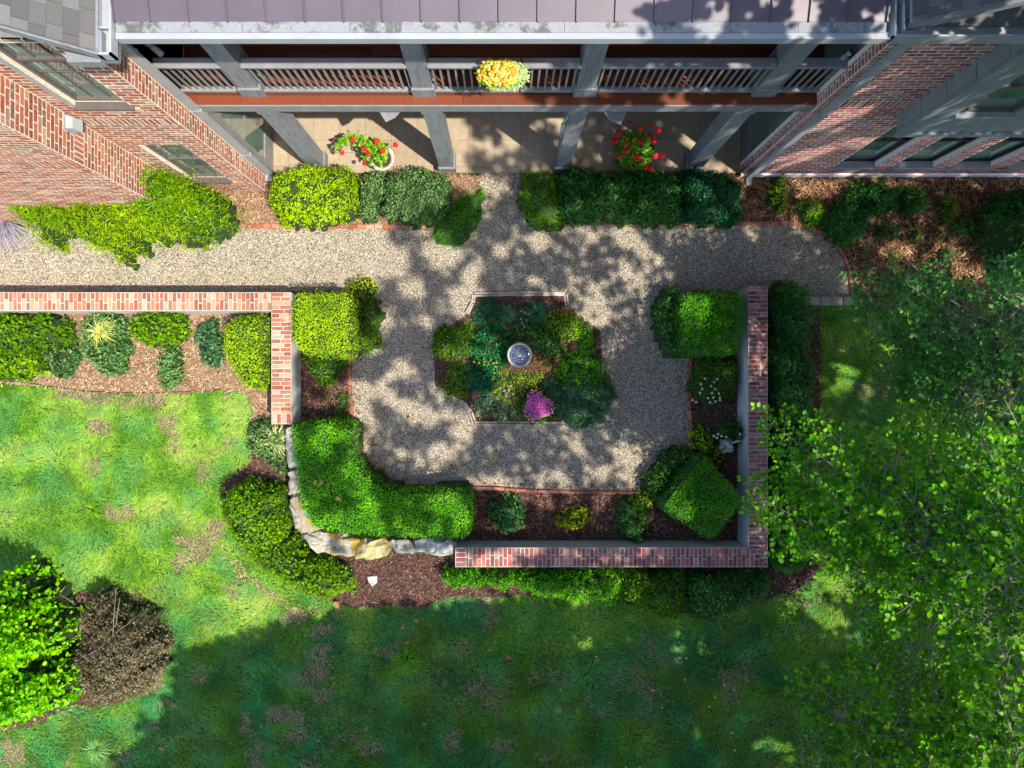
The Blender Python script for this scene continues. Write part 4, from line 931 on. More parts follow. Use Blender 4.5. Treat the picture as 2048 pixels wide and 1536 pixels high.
shrub('leafy green plant directly above and right of the birdbath', [(1030,670),(1050,648),(1085,645),(1110,668),(1122,700),(1100,712),(1072,700),(1050,684)], .30, [(.03,.11,.03),(.06,.18,.05),(.20,.32,.10)], **dict(C1, size=.045))
shrub('low green and lime plant on the lower left rim of the central bed', [(890,745),(915,728),(945,738),(940,775),(925,800),(898,790),(888,770)], .26, [(.05,.13,.02),(.11,.20,.03),(.22,.30,.06)], **C1)
shrub('teal broad-leaved plant at the lower left of the central bed', circ(960,755,26,28), .28, P_TEAL, **dict(C1, size=.05))
shrub('lime thyme cushion just below the birdbath', [(990,735),(1030,742),(1068,735),(1082,752),(1060,785),(1020,800),(985,790),(970,765)], .22, P_LIME, **dict(C1, size=.028))
shrub('pinkish-brown dried sedum right of the birdbath', circ(1094,724,22,22), .28, [(.22,.12,.06),(.36,.20,.11),(.40,.30,.14)], **dict(C1, size=.028))
t = shrub('dusty pink flowering plant left of the magenta chrysanthemum', circ(1012,785,26,18), .22, [(.08,.12,.06),(.18,.22,.12),(.3,.28,.2)], **C1)
flowers(t, [(1000,776),(1008,782),(1018,780),(1026,788),(1034,796),(1012,792),(1022,772),(990,784)], .024, (.55,.30,.36), .25)
t = shrub('rounded magenta chrysanthemum at the foot of the central bed', circ(1076,812,31,31, wob=.12), .34, P_MID, **dict(C1, lump=.06))
fl = []
for i in range(120):
    a = i*2.39996; r_ = 29*math.sqrt((i+.5)/120)*(1 + .22*math.sin(3*a + 1) * (i/120)); q = (1076 + r_*math.cos(a) + R.uniform(-1,1), 812 + r_*math.sin(a) + R.uniform(-1,1))
    if not (q[0] > 1084 and q[1] < 796 and R.random() < .5): fl.append(q)
flowers(t, fl[:90], .026, (.85,.14,.58), .385, var=.25); flowers(t, [q for q in fl[90:]], .024, (.75,.25,.42), .375)
shrub('silver-striped grassy plant left of the magenta chrysanthemum', circ(1018,824,30,18), .20, [(.16,.24,.12),(.30,.38,.22),(.42,.46,.34)], **dict(C1, tpl=NARROW, size=.07, dens=1500))
shrub('blue-green plant with tiny blue flowers in the lower left corner of the central bed', circ(972,810,22,22), .2, [(.03,.10,.06),(.07,.18,.08),(.16,.26,.16)], **C1, yel=(.06,(.22,.20,.5)))
shrub('faded pink and straw plant in the bottom left angle of the tan edging', circ(958,834,11,13), .12, [(.20,.14,.10),(.36,.26,.18),(.30,.30,.12)], **dict(C1, edge=.08, lump=.03))
shrub('dark reddish seedling patch between the two grass fountains and the birdbath', circ(1020,655,22,10), .12, [(.10,.04,.025),(.12,.07,.03),(.05,.10,.03)], **dict(C1, edge=.08, lump=.03, dens=1200))
g_ = empty('marigold_row', W(985,727), 'straggling row of tiny orange marigolds left of the birdbath', 'flowers')
flowers(g_, [(948,724),(958,726),(969,724),(976,728),(986,727),(993,725)], .024, (.85,.42,.04), .26)
Geo().tube([W(944,725,.2), W(970,727,.2), W(1000,726,.2)], .006, 4).make('stem', M['body'], g_)

# birdbath
bx, by, _ = W(1039, 710, .62)
t = empty('birdbath', (bx, by, 0), 'round grey stone birdbath full of rippling dark water in the middle of the central bed', 'birdbath')
Geo().lathe([(0,.50),(.10,.52),(.19,.57),(.225,.63),(.222,.655),(.205,.662),(.190,.650),(.182,.62),(.15,.585),(0,.57)], bx, by, 48, (.36,.355,.34)).make('bowl', M['edgestone'], t, True)
Geo().lathe([(0,0),(.15,0),(.15,.05),(.09,.09),(.06,.2),(.07,.35),(.10,.5),(0,.5)], bx, by, 24, (.5,.49,.46)).make('pedestal', M['edgestone'], t, True)
g = Geo(); n = 40; g.add([(bx, by, .638)] + [(bx + .187*math.cos(2*math.pi*i/n), by + .187*math.sin(2*math.pi*i/n), .638) for i in range(n)], [(0, i+1, (i+1) % n + 1) for i in range(n)]); g.make('water', M['water'], t)

# geranium pots, flower box
def geranium(label, px, py, z, rad, heads, leafpal, nleaf, arch=None, potpx=None):
    x0, y0, _ = W(*potpx, .3); t = empty('potted_geranium', (x0, y0, 0), label, 'potted plant')
    Geo().lathe([(0,.036),(.11,.036),(.13,.06),(.19,.18),(.235,.30),(.24,.325),(.215,.325),(.20,.29),(.0,.26)], x0, y0, 32).make('pot', M['pot'], t, True)
    Geo().lathe([(0,.262),(.205,.285),(0,.30)], x0, y0, 24).make('soil', M['soil'], t)
    cx_, cy_, _ = W(px, py, z); N = nleaf
    a = rng.uniform(0, 2*np.pi, N); rr = rad*np.sqrt(rng.random(N)); x = cx_ + rr*np.cos(a); y = cy_ + rr*np.sin(a)
    zz = z - .38*(rr/rad)**2 - rng.random(N)*.16 + rng.normal(0, .02, N)
    if arch:
        K = nleaf//2; s = rng.random(K); p0 = np.array([cx_, cy_, z - .1]); p1 = np.array(W(*arch, z - .15)); q = p0 + (p1 - p0)*s[:, None]; q[:, 2] += .1*np.sin(s*3.14); q += rng.normal(0, .045, (K, 3)) * (1.2 - .5*s[:, None]); q[:, 1] += .16*np.sin(s*3.0)
        x = np.r_[x, q[:, 0]]; y = np.r_[y, q[:, 1]]; zz = np.r_[zz, q[:, 2]]; N += K
    P = np.stack([x, y, np.maximum(zz, .06)], 1); nn = norm(rng.normal(0, .45, (N, 3)) + np.array([0,0,1])); nn[:,2] = abs(nn[:,2])
    scatter('foliage', ROUND, P, nn, rdir(N), .062*rng.uniform(.7, 1.3, N), palmix(leafpal, rng.random(N)), M['leaf'], t)
    g = Geo()
    for i in range(14): b = R.uniform(0, 6.28); k = R.uniform(.3, .8)*rad; g.tube([(x0,y0,.27),((x0+cx_)/2+math.cos(b)*.08,(y0+cy_)/2+math.sin(b)*.08,z*.6),(cx_+math.cos(b)*k, cy_+math.sin(b)*k, z-.2)], [.01,.008,.004], 4)
    for (hx, hy) in heads: q = W(hx, hy, z + .04); g.tube([(cx_*.5+q[0]*.5, cy_*.5+q[1]*.5, z - .2), (q[0], q[1], z + .03)], .004, 4)
    g.make('stem', M['wood_stem'], t)
    for (hx, hy) in heads:                       # each head is a ball of small petals
        c = np.array(W(hx, hy, z + .05)); K = 80; v = norm(rng.normal(0, 1, (K, 3))); v[:, 2] = abs(v[:, 2])*.8; v = norm(v); rad_ = R.uniform(.036, .055)
        V, FF, CC = scat_arr(ROUND, c + v*rad_*.8 - v*0, v + rng.normal(0, .25, (K, 3)), rdir(K), np.full(K, .030), palmix([(.55,.008,.01),(.80,.02,.025),(.85,.06,.05)], rng.random(K)))
        fmesh('flower_head', V, FF, M['petal'], t, CC)
    return t
GP = [(.05,.14,.02),(.13,.25,.04),(.27,.37,.10)]
geranium('red geranium in white bowl on the patio, a stem arching far left', 742, 292, .75, .24, [(705,279),(684,305),(728,298),(737,308),(754,283),(766,302),(791,290),(729,327)], GP, 330, arch=(672, 300), potpx=(763, 316))
geranium('larger bushy red geranium with many flower heads on the patio at right', 1276, 288, .85, .36, [(1260,246),(1237,266),(1280,259),(1300,251),(1316,262),(1299,273),(1307,282),(1254,288),(1231,281),(1250,303),(1270,313),(1278,316),(1280,284),(1311,312),(1326,311),(1292,334),(1300,338),(1237,314),(1225,282)], [(.03,.10,.02),(.09,.21,.03),(.22,.34,.07)], 700, potpx=(1268, 318))
bx0, by0, _ = W(1003, 145, 4.5); t = empty('flower_box', (bx0, by0, 3.9), 'railing planter brimming with yellow flowers and pale green foliage on the upper deck', 'flower box')
zb = 4.34
Geo().prism([(bx0-.26,3.86),(bx0+.26,3.86),(bx0+.26,4.04),(bx0-.26,4.04)], zb-.06, zb+.06, .01).make('box', M['black'], t)
N = 1500; a = rng.uniform(0, 2*np.pi, N); rr = np.sqrt(rng.random(N)); x = bx0 + .34*rr*np.cos(a) + .02; y = 3.945 + .185*rr*np.sin(a); z = zb + .04 + .16*np.sqrt(1 - rr**2*.98) - rng.random(N)*.05
gm = palmix([(.22,.34,.05),(.34,.46,.14),(.42,.50,.30)], np.clip((x - bx0)/.5 + .45 + rng.normal(0,.12,N), 0, 1)); nn = norm(rng.normal(0, .5, (N,3)) + np.array([0,0,1]))
scatter('foliage', LEAF, np.stack([x,y,z],1), nn, rdir(N), .034*rng.uniform(.7,1.3,N), gm, M['leaf'], t)
pts = []
for i in range(400):
    q = (R.uniform(956, 1042), R.uniform(118, 172)); 
    if ((q[0]-997)/44)**2 + ((q[1]-145)/30)**2 < 1 and all((q[0]-p[0])**2 + (q[1]-p[1])**2 > 22 for p in pts): pts.append(q)
for q in pts:
    e = max(0, 1 - ((q[0]-997)/47)**2 - ((q[1]-145)/33)**2); c = R.choice([(.85,.60,.06),(.88,.68,.12),(.80,.42,.03),(.86,.72,.25)])
    flowers(t, [q], .027, c, zb + .05 + .17*math.sqrt(e), petals=5)

# statue: a small seated cherub figure in white stone
sx, sy, _ = W(1462, 893, .35); t = empty('garden_statue', (sx, sy, 0), 'small white stone statue of a seated figure beside the right wall', 'statue')
me = bpy.data.meshes.new('figure'); bm_v = [(0,0,.16),(0,0,.24),(0,.0,.32),(0,-.01,.37),(0,-.015,.43),(.055,0,.31),(.10,-.03,.25),(.07,-.09,.22),(-.055,0,.31),(-.10,-.03,.25),(-.07,-.09,.22),(.05,-.02,.15),(.06,-.13,.17),(.055,-.15,.06),(-.05,-.02,.15),(-.06,-.13,.17),(-.055,-.15,.06)]
bm_e = [(0,1),(1,2),(2,3),(3,4),(2,5),(5,6),(6,7),(2,8),(8,9),(9,10),(0,11),(11,12),(12,13),(0,14),(14,15),(15,16)]
me.from_pydata(bm_v, bm_e, []); me.materials.append(M['statue']); o = bpy.data.objects.new('figure', me); link(o, t); o.rotation_euler = (0, 0, -.9)
sk = o.modifiers.new('skin', 'SKIN'); ss = o.modifiers.new('sub', 'SUBSURF'); ss.levels = ss.render_levels = 1
for v, r_ in zip(me.skin_vertices[0].data if me.skin_vertices else [], []): pass
if not me.skin_vertices:
    bpy.context.view_layer.objects.active = o
try:
    rad = [.06,.062,.058,.026,.05,.03,.022,.018,.03,.022,.018,.045,.034,.024,.045,.034,.024]
    for v, r_ in zip(me.skin_vertices[0].data, rad): v.radius = (r_, r_)
    me.skin_vertices[0].data[0].use_root = True
except Exception as ex: print('skin', ex)
g = Geo(); g.prism([(sx-.12,sy-.12),(sx+.12,sy-.12),(sx+.12,sy+.12),(sx-.12,sy+.12)], 0, .11, .015); g.make('plinth', M['statue'], t)
for s_ in (-1, 1):
    g = Geo(); g.add([(sx+s_*.02, sy+.05, .33),(sx+s_*.16, sy+.10, .40),(sx+s_*.13, sy+.10, .26),(sx+s_*.02, sy+.06, .25),(sx+s_*.02, sy+.075, .33),(sx+s_*.15, sy+.12, .40),(sx+s_*.13, sy+.12, .26),(sx+s_*.02, sy+.08, .25)],
        [(0,1,2,3),(7,6,5,4),(0,4,5,1),(1,5,6,2),(2,6,7,3),(3,7,4,0)]); g.make('wing', M['statue'], t)

# ------------------------------------------------------------------ grass blades, pebbles, mulch
def topx(x, y, z=0): s = FP/(H - z); return CX + x*s, CY - y*s
def in_any(px, py, polys):
    r = np.zeros(len(px), bool)
    for p in polys: r |= inside(px, py, p)
    return r
NB = 520000
px = rng.uniform(-60, 2110, NB); py = rng.uniform(600, 1600, NB)
keep = ~in_any(px, py, [GRAVEL, BED_W1, BED_MOUND, BED_TER, BED_C, BED_FR, BED_BL]) & ~((px < 585) & (py < 765)) & ~((px > 583) & (px < 1537) & (py < 1134))
px, py = px[keep], py[keep]; x, y, _ = W(px, py, 0); N = len(x)
TAN = [(238,1022,34,20),(335,845,30,22),(195,850,22,18),(400,1100,20,26),(365,1125,22,20),(640,1330,26,42),(560,1430,40,20),(585,1470,30,16),(640,1390,24,20),(740,1500,36,16),(690,1470,20,14),(900,1480,30,20),(1010,1490,26,14),(600,1235,40,20),(430,1060,24,24),(380,1085,30,16),(20,1500,40,30),(180,790,70,14),(290,800,80,14),(640,1260,24,16),(470,1170,26,20),(310,1290,30,40),(300,1340,30,40),(960,1380,40,18)]
dry = np.zeros(N)
for (a, b, c, d) in TAN:
    q = ((px-a)/c)**2 + ((py-b)/d)**2 + (fbm(x, y, .25, 31) - .5)*3.2; dry = np.maximum(dry, np.clip(1.15 - q, 0, .85))
dry = np.maximum(dry, np.clip((fbm(x, y, .5, 12) - .66)*6, 0, .55))
th = fbm(x, y, 1.0, 3, 2)*8 + fbm(x, y, .22, 8, 2)*4; fwd = np.stack([np.cos(th), np.sin(th), np.zeros(N)], 1) + rng.normal(0, .5, (N, 3))*np.array([1,1,0])
tu = fbm(x, y, .55, 44, 3); G1 = palmix([(.09,.25,.018),(.19,.40,.025),(.27,.46,.05),(.34,.46,.09)], (tu - .5)*2.0 + .45 + rng.normal(0, .16, N))
bl = np.clip((fbm(x, y, .45, 17) - .50)*6, 0, 1)[:, None]; G1 = G1*(1 - bl*.6) + np.array((.11,.34,.08))*bl*.6
shade_tint = np.clip((-4.2 - y + (fbm(x, y, 1.2, 71) - .5)*2.5)/.8, 0, .62)[:, None]; mt_ = fbm(x, y, .5, 91, 3)[:, None]; hue = np.clip((mt_ - .36)/.28, 0, 1); lc = np.array((.012,.24,.085))*(1 - hue) + np.array((.085,.24,.012))*hue; lv = np.clip(.45 + (fbm(x, y, .35, 95, 2)[:, None] - .3)*1.6, .35, 1.5); G1 = G1*(1 - shade_tint) + lc*lv*rng.uniform(.75, 1.25, (N,1))*shade_tint  # lower lawn: mottled teal blades, tree shade also darkened into their colour
D1 = palmix([(.22,.17,.08),(.34,.27,.15),(.42,.34,.22)], rng.random(N)); k = rng.random(N) < dry
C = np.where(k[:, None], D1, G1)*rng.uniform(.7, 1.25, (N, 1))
up = rng.uniform(.25, .8, N); L = rng.uniform(.055, .14, N)*(1 - .35*dry)
f3 = norm(fwd)*1.0; f3[:, 2] = up; f3 = norm(f3); sd_ = norm(np.cross(f3, np.array([0,0,1.0]))); w = (.0055 + .003*rng.random(N))[:, None]
B = np.stack([x, y, np.zeros(N)], 1); mid = B + f3*(L*.55)[:, None]; tip = B + f3*L[:, None]; tip[:, 2] -= L*.18
V = np.stack([B - sd_*w*.8, B + sd_*w*.8, mid + sd_*w, tip, mid - sd_*w], 1).reshape(-1, 3)
i0 = (np.arange(N)*5)[:, None]; Fq = np.concatenate([i0 + np.array([[0,1,2]]), i0 + np.array([[0,2,4]]), i0 + np.array([[4,2,3]])], 1).reshape(-1, 3)
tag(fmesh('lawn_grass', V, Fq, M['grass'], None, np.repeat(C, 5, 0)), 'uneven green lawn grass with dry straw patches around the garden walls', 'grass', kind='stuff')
# clover and weeds in the lawn
NW = 6000; wx = rng.uniform(150, 2000, NW); wy = rng.uniform(1180, 1560, NW); X_, Y_, _ = W(wx, wy, 0)
kk = (fbm(X_, Y_, .5, 61) > .56) & ~in_any(wx, wy, [BED_MOUND, BED_BL]); X_, Y_ = X_[kk], Y_[kk]; n_ = len(X_)
tag(scatter('clover', ROUND, np.stack([X_, Y_, rng.uniform(.05, .1, n_)], 1), norm(rng.normal(0,.3,(n_,3)) + np.array([0,0,1])), rdir(n_), rng.uniform(.022,.036,n_), palmix([(.05,.16,.05),(.12,.26,.08)], rng.random(n_)), M['leaf']), 'small clover leaves growing through the shaded lawn', 'clover', kind='stuff')
blades('coarse tuft of long pale weed grass in the shaded lower lawn', 812, 1322, 150, .34, .014, [(.09,.20,.03),(.16,.28,.06)], lean=(.8,1.4), name='weed_tuft', cat='weed', r0=.12)
blades('coarse spidery weed tuft beside the bare patch of the sunlit lawn', 182, 1020, 45, .26, .010, [(.12,.22,.03),(.20,.32,.06)], lean=(.8,1.4), name='weed_tuft', cat='weed', r0=.06)
blades('small dark weed tuft in the deep shade of the lower lawn', 1185, 1378, 50, .22, .012, [(.05,.14,.05),(.12,.22,.10)], lean=(.8,1.4), name='weed_tuft', cat='weed', r0=.05)
blades('bluish grass clump low in the lower left lawn near the bottom edge', 190, 1500, 160, .26, .009, [(.12,.24,.08),(.22,.34,.14)], lean=(.8,1.4), name='weed_tuft', cat='weed', r0=.1)
# pebbles
gp = sample(WP(GRAVEL), 3000); px, py = topx(*gp); kp = (px > -70) & (px < 2110) & ~inside(px, py, BED_C) & ~inside(px, py, BED_TER) & (py > 345)
x, y = gp[0][kp], gp[1][kp]; N = len(x); C = palmix([(.085,.07,.052),(.20,.165,.12),(.33,.275,.195),(.40,.34,.25),(.54,.48,.38)], rng.random(N)**1.0)*rng.uniform(.85,1.15,(N,1))
lf = (fbm(x, y, .3, 5) > .66) & (rng.random(N) < .10); C[lf] = np.array((.30,.14,.07))
tag(scatter('gravel', PEB, np.stack([x, y, np.full(N, .008)], 1), norm(rng.normal(0,.18,(N,3)) + np.array([0,0,1])), rdir(N), rng.uniform(.011,.024,N), C, M['pebble']), 'loose cream and grey pebbles covering the path and terrace', 'gravel', kind='stuff')
# mulch chips
def chips(poly, dens, pal, size, label, z=.016, excl=()):
    x, y = sample(WP(poly), dens); px, py = topx(x, y); k = (px > -60) & (px < 2110) & (py > 250) & (py < 1600) & ~in_any(px, py, excl); x, y = x[k], y[k]; N = len(x)
    n = norm(rng.normal(0, .45, (N, 3)) + np.array([0,0,1])); n[:,2] = abs(n[:,2])
    C = palmix(pal, rng.random(N))*rng.uniform(.7, 1.25, (N, 1))
    tag(scatter('mulch', CHIP, np.stack([x, y, z + rng.uniform(0, .03, N)], 1), n, rdir(N), size*rng.uniform(.5, 1.4, N), C, M['chip']), label, 'mulch', kind='stuff')
TANM = [(.16,.08,.04),(.32,.19,.10),(.46,.31,.19),(.56,.42,.28)]; DKM = [(.035,.016,.013),(.09,.04,.03),(.17,.085,.06),(.34,.20,.15)]; ORM = [(.08,.035,.02),(.20,.095,.045),(.36,.20,.10),(.46,.29,.17)]
chips(BED_W1, 1500, TANM, .055, 'tan shredded bark between the shrubs below the left wall')
chips(BED_FL, 1500, [(.14,.06,.035),(.30,.16,.09),(.46,.28,.17),(.50,.38,.24)], .055, 'orange-tan bark in the bed along the left wing and porch')
chips(BED_MOUND, 1500, DKM, .05, 'reddish brown mulch round the outer shrubs below the boulders')
chips(BED_TER, 1600, DKM, .06, 'dark brown bark chips inside the terrace walls', .02)
chips(BED_FR, 1700, ORM, .075, 'orange pine straw and bark in the bed along the right wing')
chips(BED_C, 1500, DKM, .045, 'dark mulch showing in the central bed', .024)
chips(BED_BL, 1200, DKM, .05, 'dark mulch under the two bottom left shrubs')
chips([(a+R.uniform(-4,4), b+R.uniform(-4,4)) for a, b in [(430,1070),(470,1110),(520,1160),(590,1205),(690,1222),(700,1240),(640,1238),(560,1205),(480,1150),(440,1120)]], 900, TANM, .05, 'bare straw strip between the lawn and the big rounded shrub')
def litter(pts, n, spread, label):
    P = []
    for i in range(n):
        j = R.randrange(len(pts)-1); t_ = R.random(); a, b = pts[j], pts[j+1]; P.append(W(a[0]+(b[0]-a[0])*t_ + R.gauss(0, spread), a[1]+(b[1]-a[1])*t_ + R.gauss(0, spread), .03))
    N = len(P); nn = norm(rng.normal(0, .4, (N,3)) + np.array([0,0,1]))
    tag(scatter('leaf_litter', LEAF, np.array(P), nn, rdir(N), rng.uniform(.02, .06, N), palmix([(.14,.05,.03),(.30,.12,.06),(.40,.22,.12)], rng.random(N)), M['leaf_n']), label, 'leaf litter', kind='stuff')
litter([(712,720),(716,850),(718,900),(750,935),(800,968),(900,970)], 330, 7, 'reddish leaf litter caught along the lower left terrace edging')
litter([(900,968),(1140,976),(1280,976)], 130, 5, 'dry leaf litter along the bottom terrace edging')
litter([(1372,720),(1372,900),(1290,970)], 180, 7, 'dry leaf litter along the right terrace edging')
litter([(300,470),(420,462),(860,462)], 120, 9, 'dry leaf litter on the gravel beside the left bed')
litter([(1120,455),(1580,455),(1680,520)], 120, 8, 'dry leaf litter on the gravel beside the right bed')
litter([(880,350),(960,352),(1040,352)], 60, 8, 'dry leaf litter at the patio step')
litter([(700,640),(760,560),(900,700),(1000,900),(1250,700),(500,500)], 120, 50, 'scattered dry leaves on the terrace gravel')
# border cord between the bed and the lawn
pts = [W(a, b, .03) for a, b in [(-60,762),(40,764),(90,771),(160,781),(220,785),(300,786),(360,784),(440,779)]]
tag(Geo().tube(pts, .006, 5).make('bed_border', M['black']), 'thin dark border strip between the tan bed and the lawn', 'border')
def fleaf(px, py, s, c, lab, grp):
    x, y, _ = W(px, py, 0); a = R.uniform(0, 6.28); u = (math.cos(a), math.sin(a)); v = (-u[1], u[0]); g = Geo(); q = []
    for t_, w_ in ((0,0),(.2,.32),(.3,.14),(.5,.46),(.6,.18),(.8,.3),(1,0),(.8,-.28),(.6,-.18),(.5,-.44),(.3,-.15),(.2,-.3)):
        q.append((x + s*(u[0]*(t_-.5) + v[0]*w_), y + s*(u[1]*(t_-.5) + v[1]*w_), .10 + s*.35*abs(w_) + R.uniform(0,.01)))
    g.add([(x, y, .10)] + q, [(0, i+1, (i+1) % 12 + 1) for i in range(12)], c); tag(g.make('fallen_leaf', M['petal']), lab, 'leaf', grp)
for (a, b, s) in ((834,1238,.10),(808,1250,.10),(816,1281,.10),(933,1280,.09),(1017,1311,.11),(735,1451,.09),(328,1492,.10),(676,1206,.14),(990,1280,.07),(850,1443,.08),(526,1447,.07),(640,1476,.07)):
    fleaf(a, b, s, (.42,.20,.10), 'curled reddish brown leaf lying on the shaded lawn', 'brown fallen leaves on the lawn')
for (a, b) in ((1191,1309),(1303,1375),(1322,1410),(1464,1375),(1427,1390),(1445,1365),(1415,1408),(1367,1355),(1466,1495),(1370,1312),(1250,1528),(1277,1529),(1460,1460),(1120,1375)):
    fleaf(a, b, .045, (.60,.60,.40), 'tiny pale leaf scattered on the dark lower lawn', 'pale fallen leaves on the dark lawn')
for (a, b, s) in ((822,838,.10),(635,964,.09),(648,962,.08),(679,995,.10)):
    x, y, _ = W(a, b, 0)
    fleaf(a, b, s, (.50,.25,.12), {822:'curled orange leaf lying alone on the lower left gravel', 635:'left one of two small orange leaves side by side on the L-shaped hedge', 648:'right one of two small orange leaves side by side on the L-shaped hedge', 679:'single larger pale orange leaf on the elbow of the L-shaped hedge'}[a], 'orange leaves dropped on the terrace')
for o in list(sc.objects):
    if o.name.startswith('fallen_leaf') and o.get('group') == 'orange leaves dropped on the terrace':
        me = o.data; x0 = me.vertices[0].co.x; px0 = topx(x0, me.vertices[0].co.y)[0]
        if px0 < 700: o.location.z = .82; o.location.x = -x0*.06*.95; o.location.y = -me.vertices[0].co.y*.058

# ------------------------------------------------------------------ the leafy tree on the right
LEAF_V, LEAF_F = ROUND
def tree(label, base, trunk_top, limbs, leaf, pal, near=0, name='broadleaf_tree', twigs=True, sub=(.13, .55), step=.042, mat='twig', group=None):
    t = empty(name, base, label, 'tree', group); bz = Vector(base)
    g = Geo(); tp = Vector(trunk_top); g.tube([bz, bz.lerp(tp, .3) + Vector((.05,.04,0)), bz.lerp(tp, .7) + Vector((-.04,.03,0)), tp], [.17,.14,.10,.05], 9)
    g.make('trunk', M['wood_stem'], t)
    gb = Geo(); LP = []; LF = []; LN = []
    def leaves_along(p, q, n):
        d = (q - p); dl = d.normalized()
        for i in range(n):
            c = p + d*((i + .6)/n); s = Vector((-dl.y, dl.x, 0)); s = s.normalized() if s.length > .01 else Vector((1,0,0)); s = s if i % 2 else -s
            f = (dl*.7 + s + Vector((0,0,R.uniform(-.25,.15)))).normalized(); LP.append(c + f*.012); LF.append(f); LN.append(Vector((R.gauss(0,.6), R.gauss(0,.6), 1)).normalized())
        LP.append(q); LF.append(dl); LN.append(Vector((R.gauss(0,.3), R.gauss(0,.3), 1)).normalized())
    for (tgt, h0) in limbs:
        e = Vector(tgt); s = bz.lerp(tp, h0); d = e - s; Ln = d.length; m1 = s.lerp(e, .4) + Vector((0,0,Ln*.06)); m2 = s.lerp(e, .75) + Vector((R.uniform(-.1,.1), R.uniform(-.1,.1), Ln*.04))
        gb.tube([s, m1, m2, e], [.035, .022, .012, .004], 4)
        dn = d.normalized(); side = Vector((-dn.y, dn.x, 0)).normalized(); reach = min(Ln*.75, 2.6); n = int(reach/sub[0])
        for i in range(n):
            f = 1 - (i + .5)/n*(reach/Ln); c = (m2.lerp(e, (f-.75)/.25) if f > .75 else m1.lerp(m2, (f-.4)/.35) if f > .4 else s.lerp(m1, f/.4))
            sg = side if i % 2 else -side; l = sub[1]*(.35 + 1.0*min(1, (1-f)*Ln/1.2))*R.uniform(.7, 1.2)
            dd = (dn*R.uniform(.5,.9) + sg*R.uniform(.6,1.0) + Vector((0,0,R.uniform(-.25,.22)))).normalized(); q = c + dd*l; mid = c.lerp(q, .5) + Vector((0,0,.03))
            gb.tube([c, mid, q], [.006,.004,.0018], 3); leaves_along(c.lerp(q,.25), q, max(2, int(l/step)))
            if twigs:
                for k in range(int(l/.16)):
                    c2 = c.lerp(q, (k + .7)/(l/.16 + .5)); s2 = dd.cross(Vector((0,0,1))).normalized()*(1 if k % 2 else -1); d2 = (dd*.7 + s2*.8 + Vector((0,0,R.uniform(-.3,.2)))).normalized(); q2 = c2 + d2*R.uniform(.12,.26)
                    gb.tube([c2, q2], [.003,.0012], 3); leaves_along(c2.lerp(q2,.2), q2, 4)
        leaves_along(m2, e, int((e-m2).length/step/1.3))
    gb.make('branches', M[mat], t, kind='stuff')
    P = np.array([tuple(p) for p in LP]); Fd = np.array([tuple(p) for p in LF]); Nn = np.array([tuple(p) for p in LN]); N = len(P)
    sz = leaf*rng.uniform(.7, 1.3, N); C = palmix(pal, rng.random(N)*.55 + fbm(P[:,0], P[:,1], .6, 77)*.45)*rng.uniform(.8,1.2,(N,1))
    gk = (fbm(P[:,0] + P[:,2]*.7, P[:,1], .5, 83, 2) > .44) | (rng.random(N) < .22); P, Fd, Nn, sz, C = P[gk], Fd[gk], Nn[gk], sz[gk], C[gk]; N = len(P)
    qx, qy = topx(P[:,0], P[:,1], P[:,2]); vis = (qx > 5) & (qx < 2043) & (qy > 5) & (qy < 1531); score = np.where(vis, sz/(H - P[:,2])*Nn[:,2], 0); idx = np.argsort(-score)[:near] if near else np.array([], int)
    m = np.ones(N, bool); m[idx] = False
    scatter('crown', ROUND, P[m], Nn[m], Fd[m], sz[m], C[m], M['leaf'], t)
    if near:
        metas = []
        for c in [palmix(pal, np.array([v]))[0] for v in (.1,.3,.5,.7,.9)]:
            me = bpy.data.meshes.new('leaf'); me.from_pydata([tuple(v) for v in LEAF_V], [], [tuple(int(k) for k in f) for f in LEAF_F]); a = me.color_attributes.new('Col','FLOAT_COLOR','POINT')
            for d in a.data: d.color = (*c, 1)
            me.materials.append(M['leaf']); metas.append(me)
        for i in idx:
            n_ = Vector(Nn[i]); f_ = Vector(Fd[i]); f_ = (f_ - n_*f_.dot(n_)).normalized(); s_ = f_.cross(n_); o = bpy.data.objects.new('leaf', R.choice(metas)); COL.objects.link(o); o.parent = t
            mt = Matrix((s_, f_, n_)).transposed().to_4x4(); mt.translation = Vector(P[i]) - bz; o.matrix_local = mt @ Matrix.Scale(float(sz[i]), 4)
    return N
LB = [(.02,.09,.012),(.05,.17,.02),(.11,.27,.03),(.22,.38,.08)]
def L3(px, py, z, h=.6): return (W(px, py, z), h)
def under(T): return T + [(a + R.uniform(5, 55), b + R.uniform(-35, 35), max(1.6, z*R.uniform(.62, .8)), h*.75) for a, b, z, h in T if a > 1560]
base1 = (7.0, -3.6, 0)
T1 = [(1532,836,4.0,.4),(1500,985,3.9,.4),(1545,1010,4.2,.45),(1580,930,4.2,.45),(1650,850,4.3,.5),(1632,905,4.5,.5),(1612,1045,3.8,.4),(1680,1095,4.0,.45),(1700,955,4.7,.5),(1660,1000,4.6,.5),(1745,880,4.6,.5),(1760,1040,5,.6),(1800,980,5.2,.6),(1730,1120,4.5,.5),(1840,1080,5.4,.6),(1880,1000,5.6,.7),(1900,900,5.4,.7),(1850,900,5,.6),(1960,860,5.6,.7),(1980,1000,6,.8),(1920,1120,5.8,.8),(2020,1100,6.2,.8),(1860,1180,5.2,.7),(1770,1180,4.7,.6),(1960,1200,5.8,.8),(2040,930,6.2,.8),(1800,830,4.4,.5),(2010,800,5.6,.7)]
n1 = tree('leafy tree with rounded leaves whose long pale branches reach over the right wall', base1, (7.2,-3.4,6.5), [L3(*q) for q in under(T1)], .068, LB, near=300)
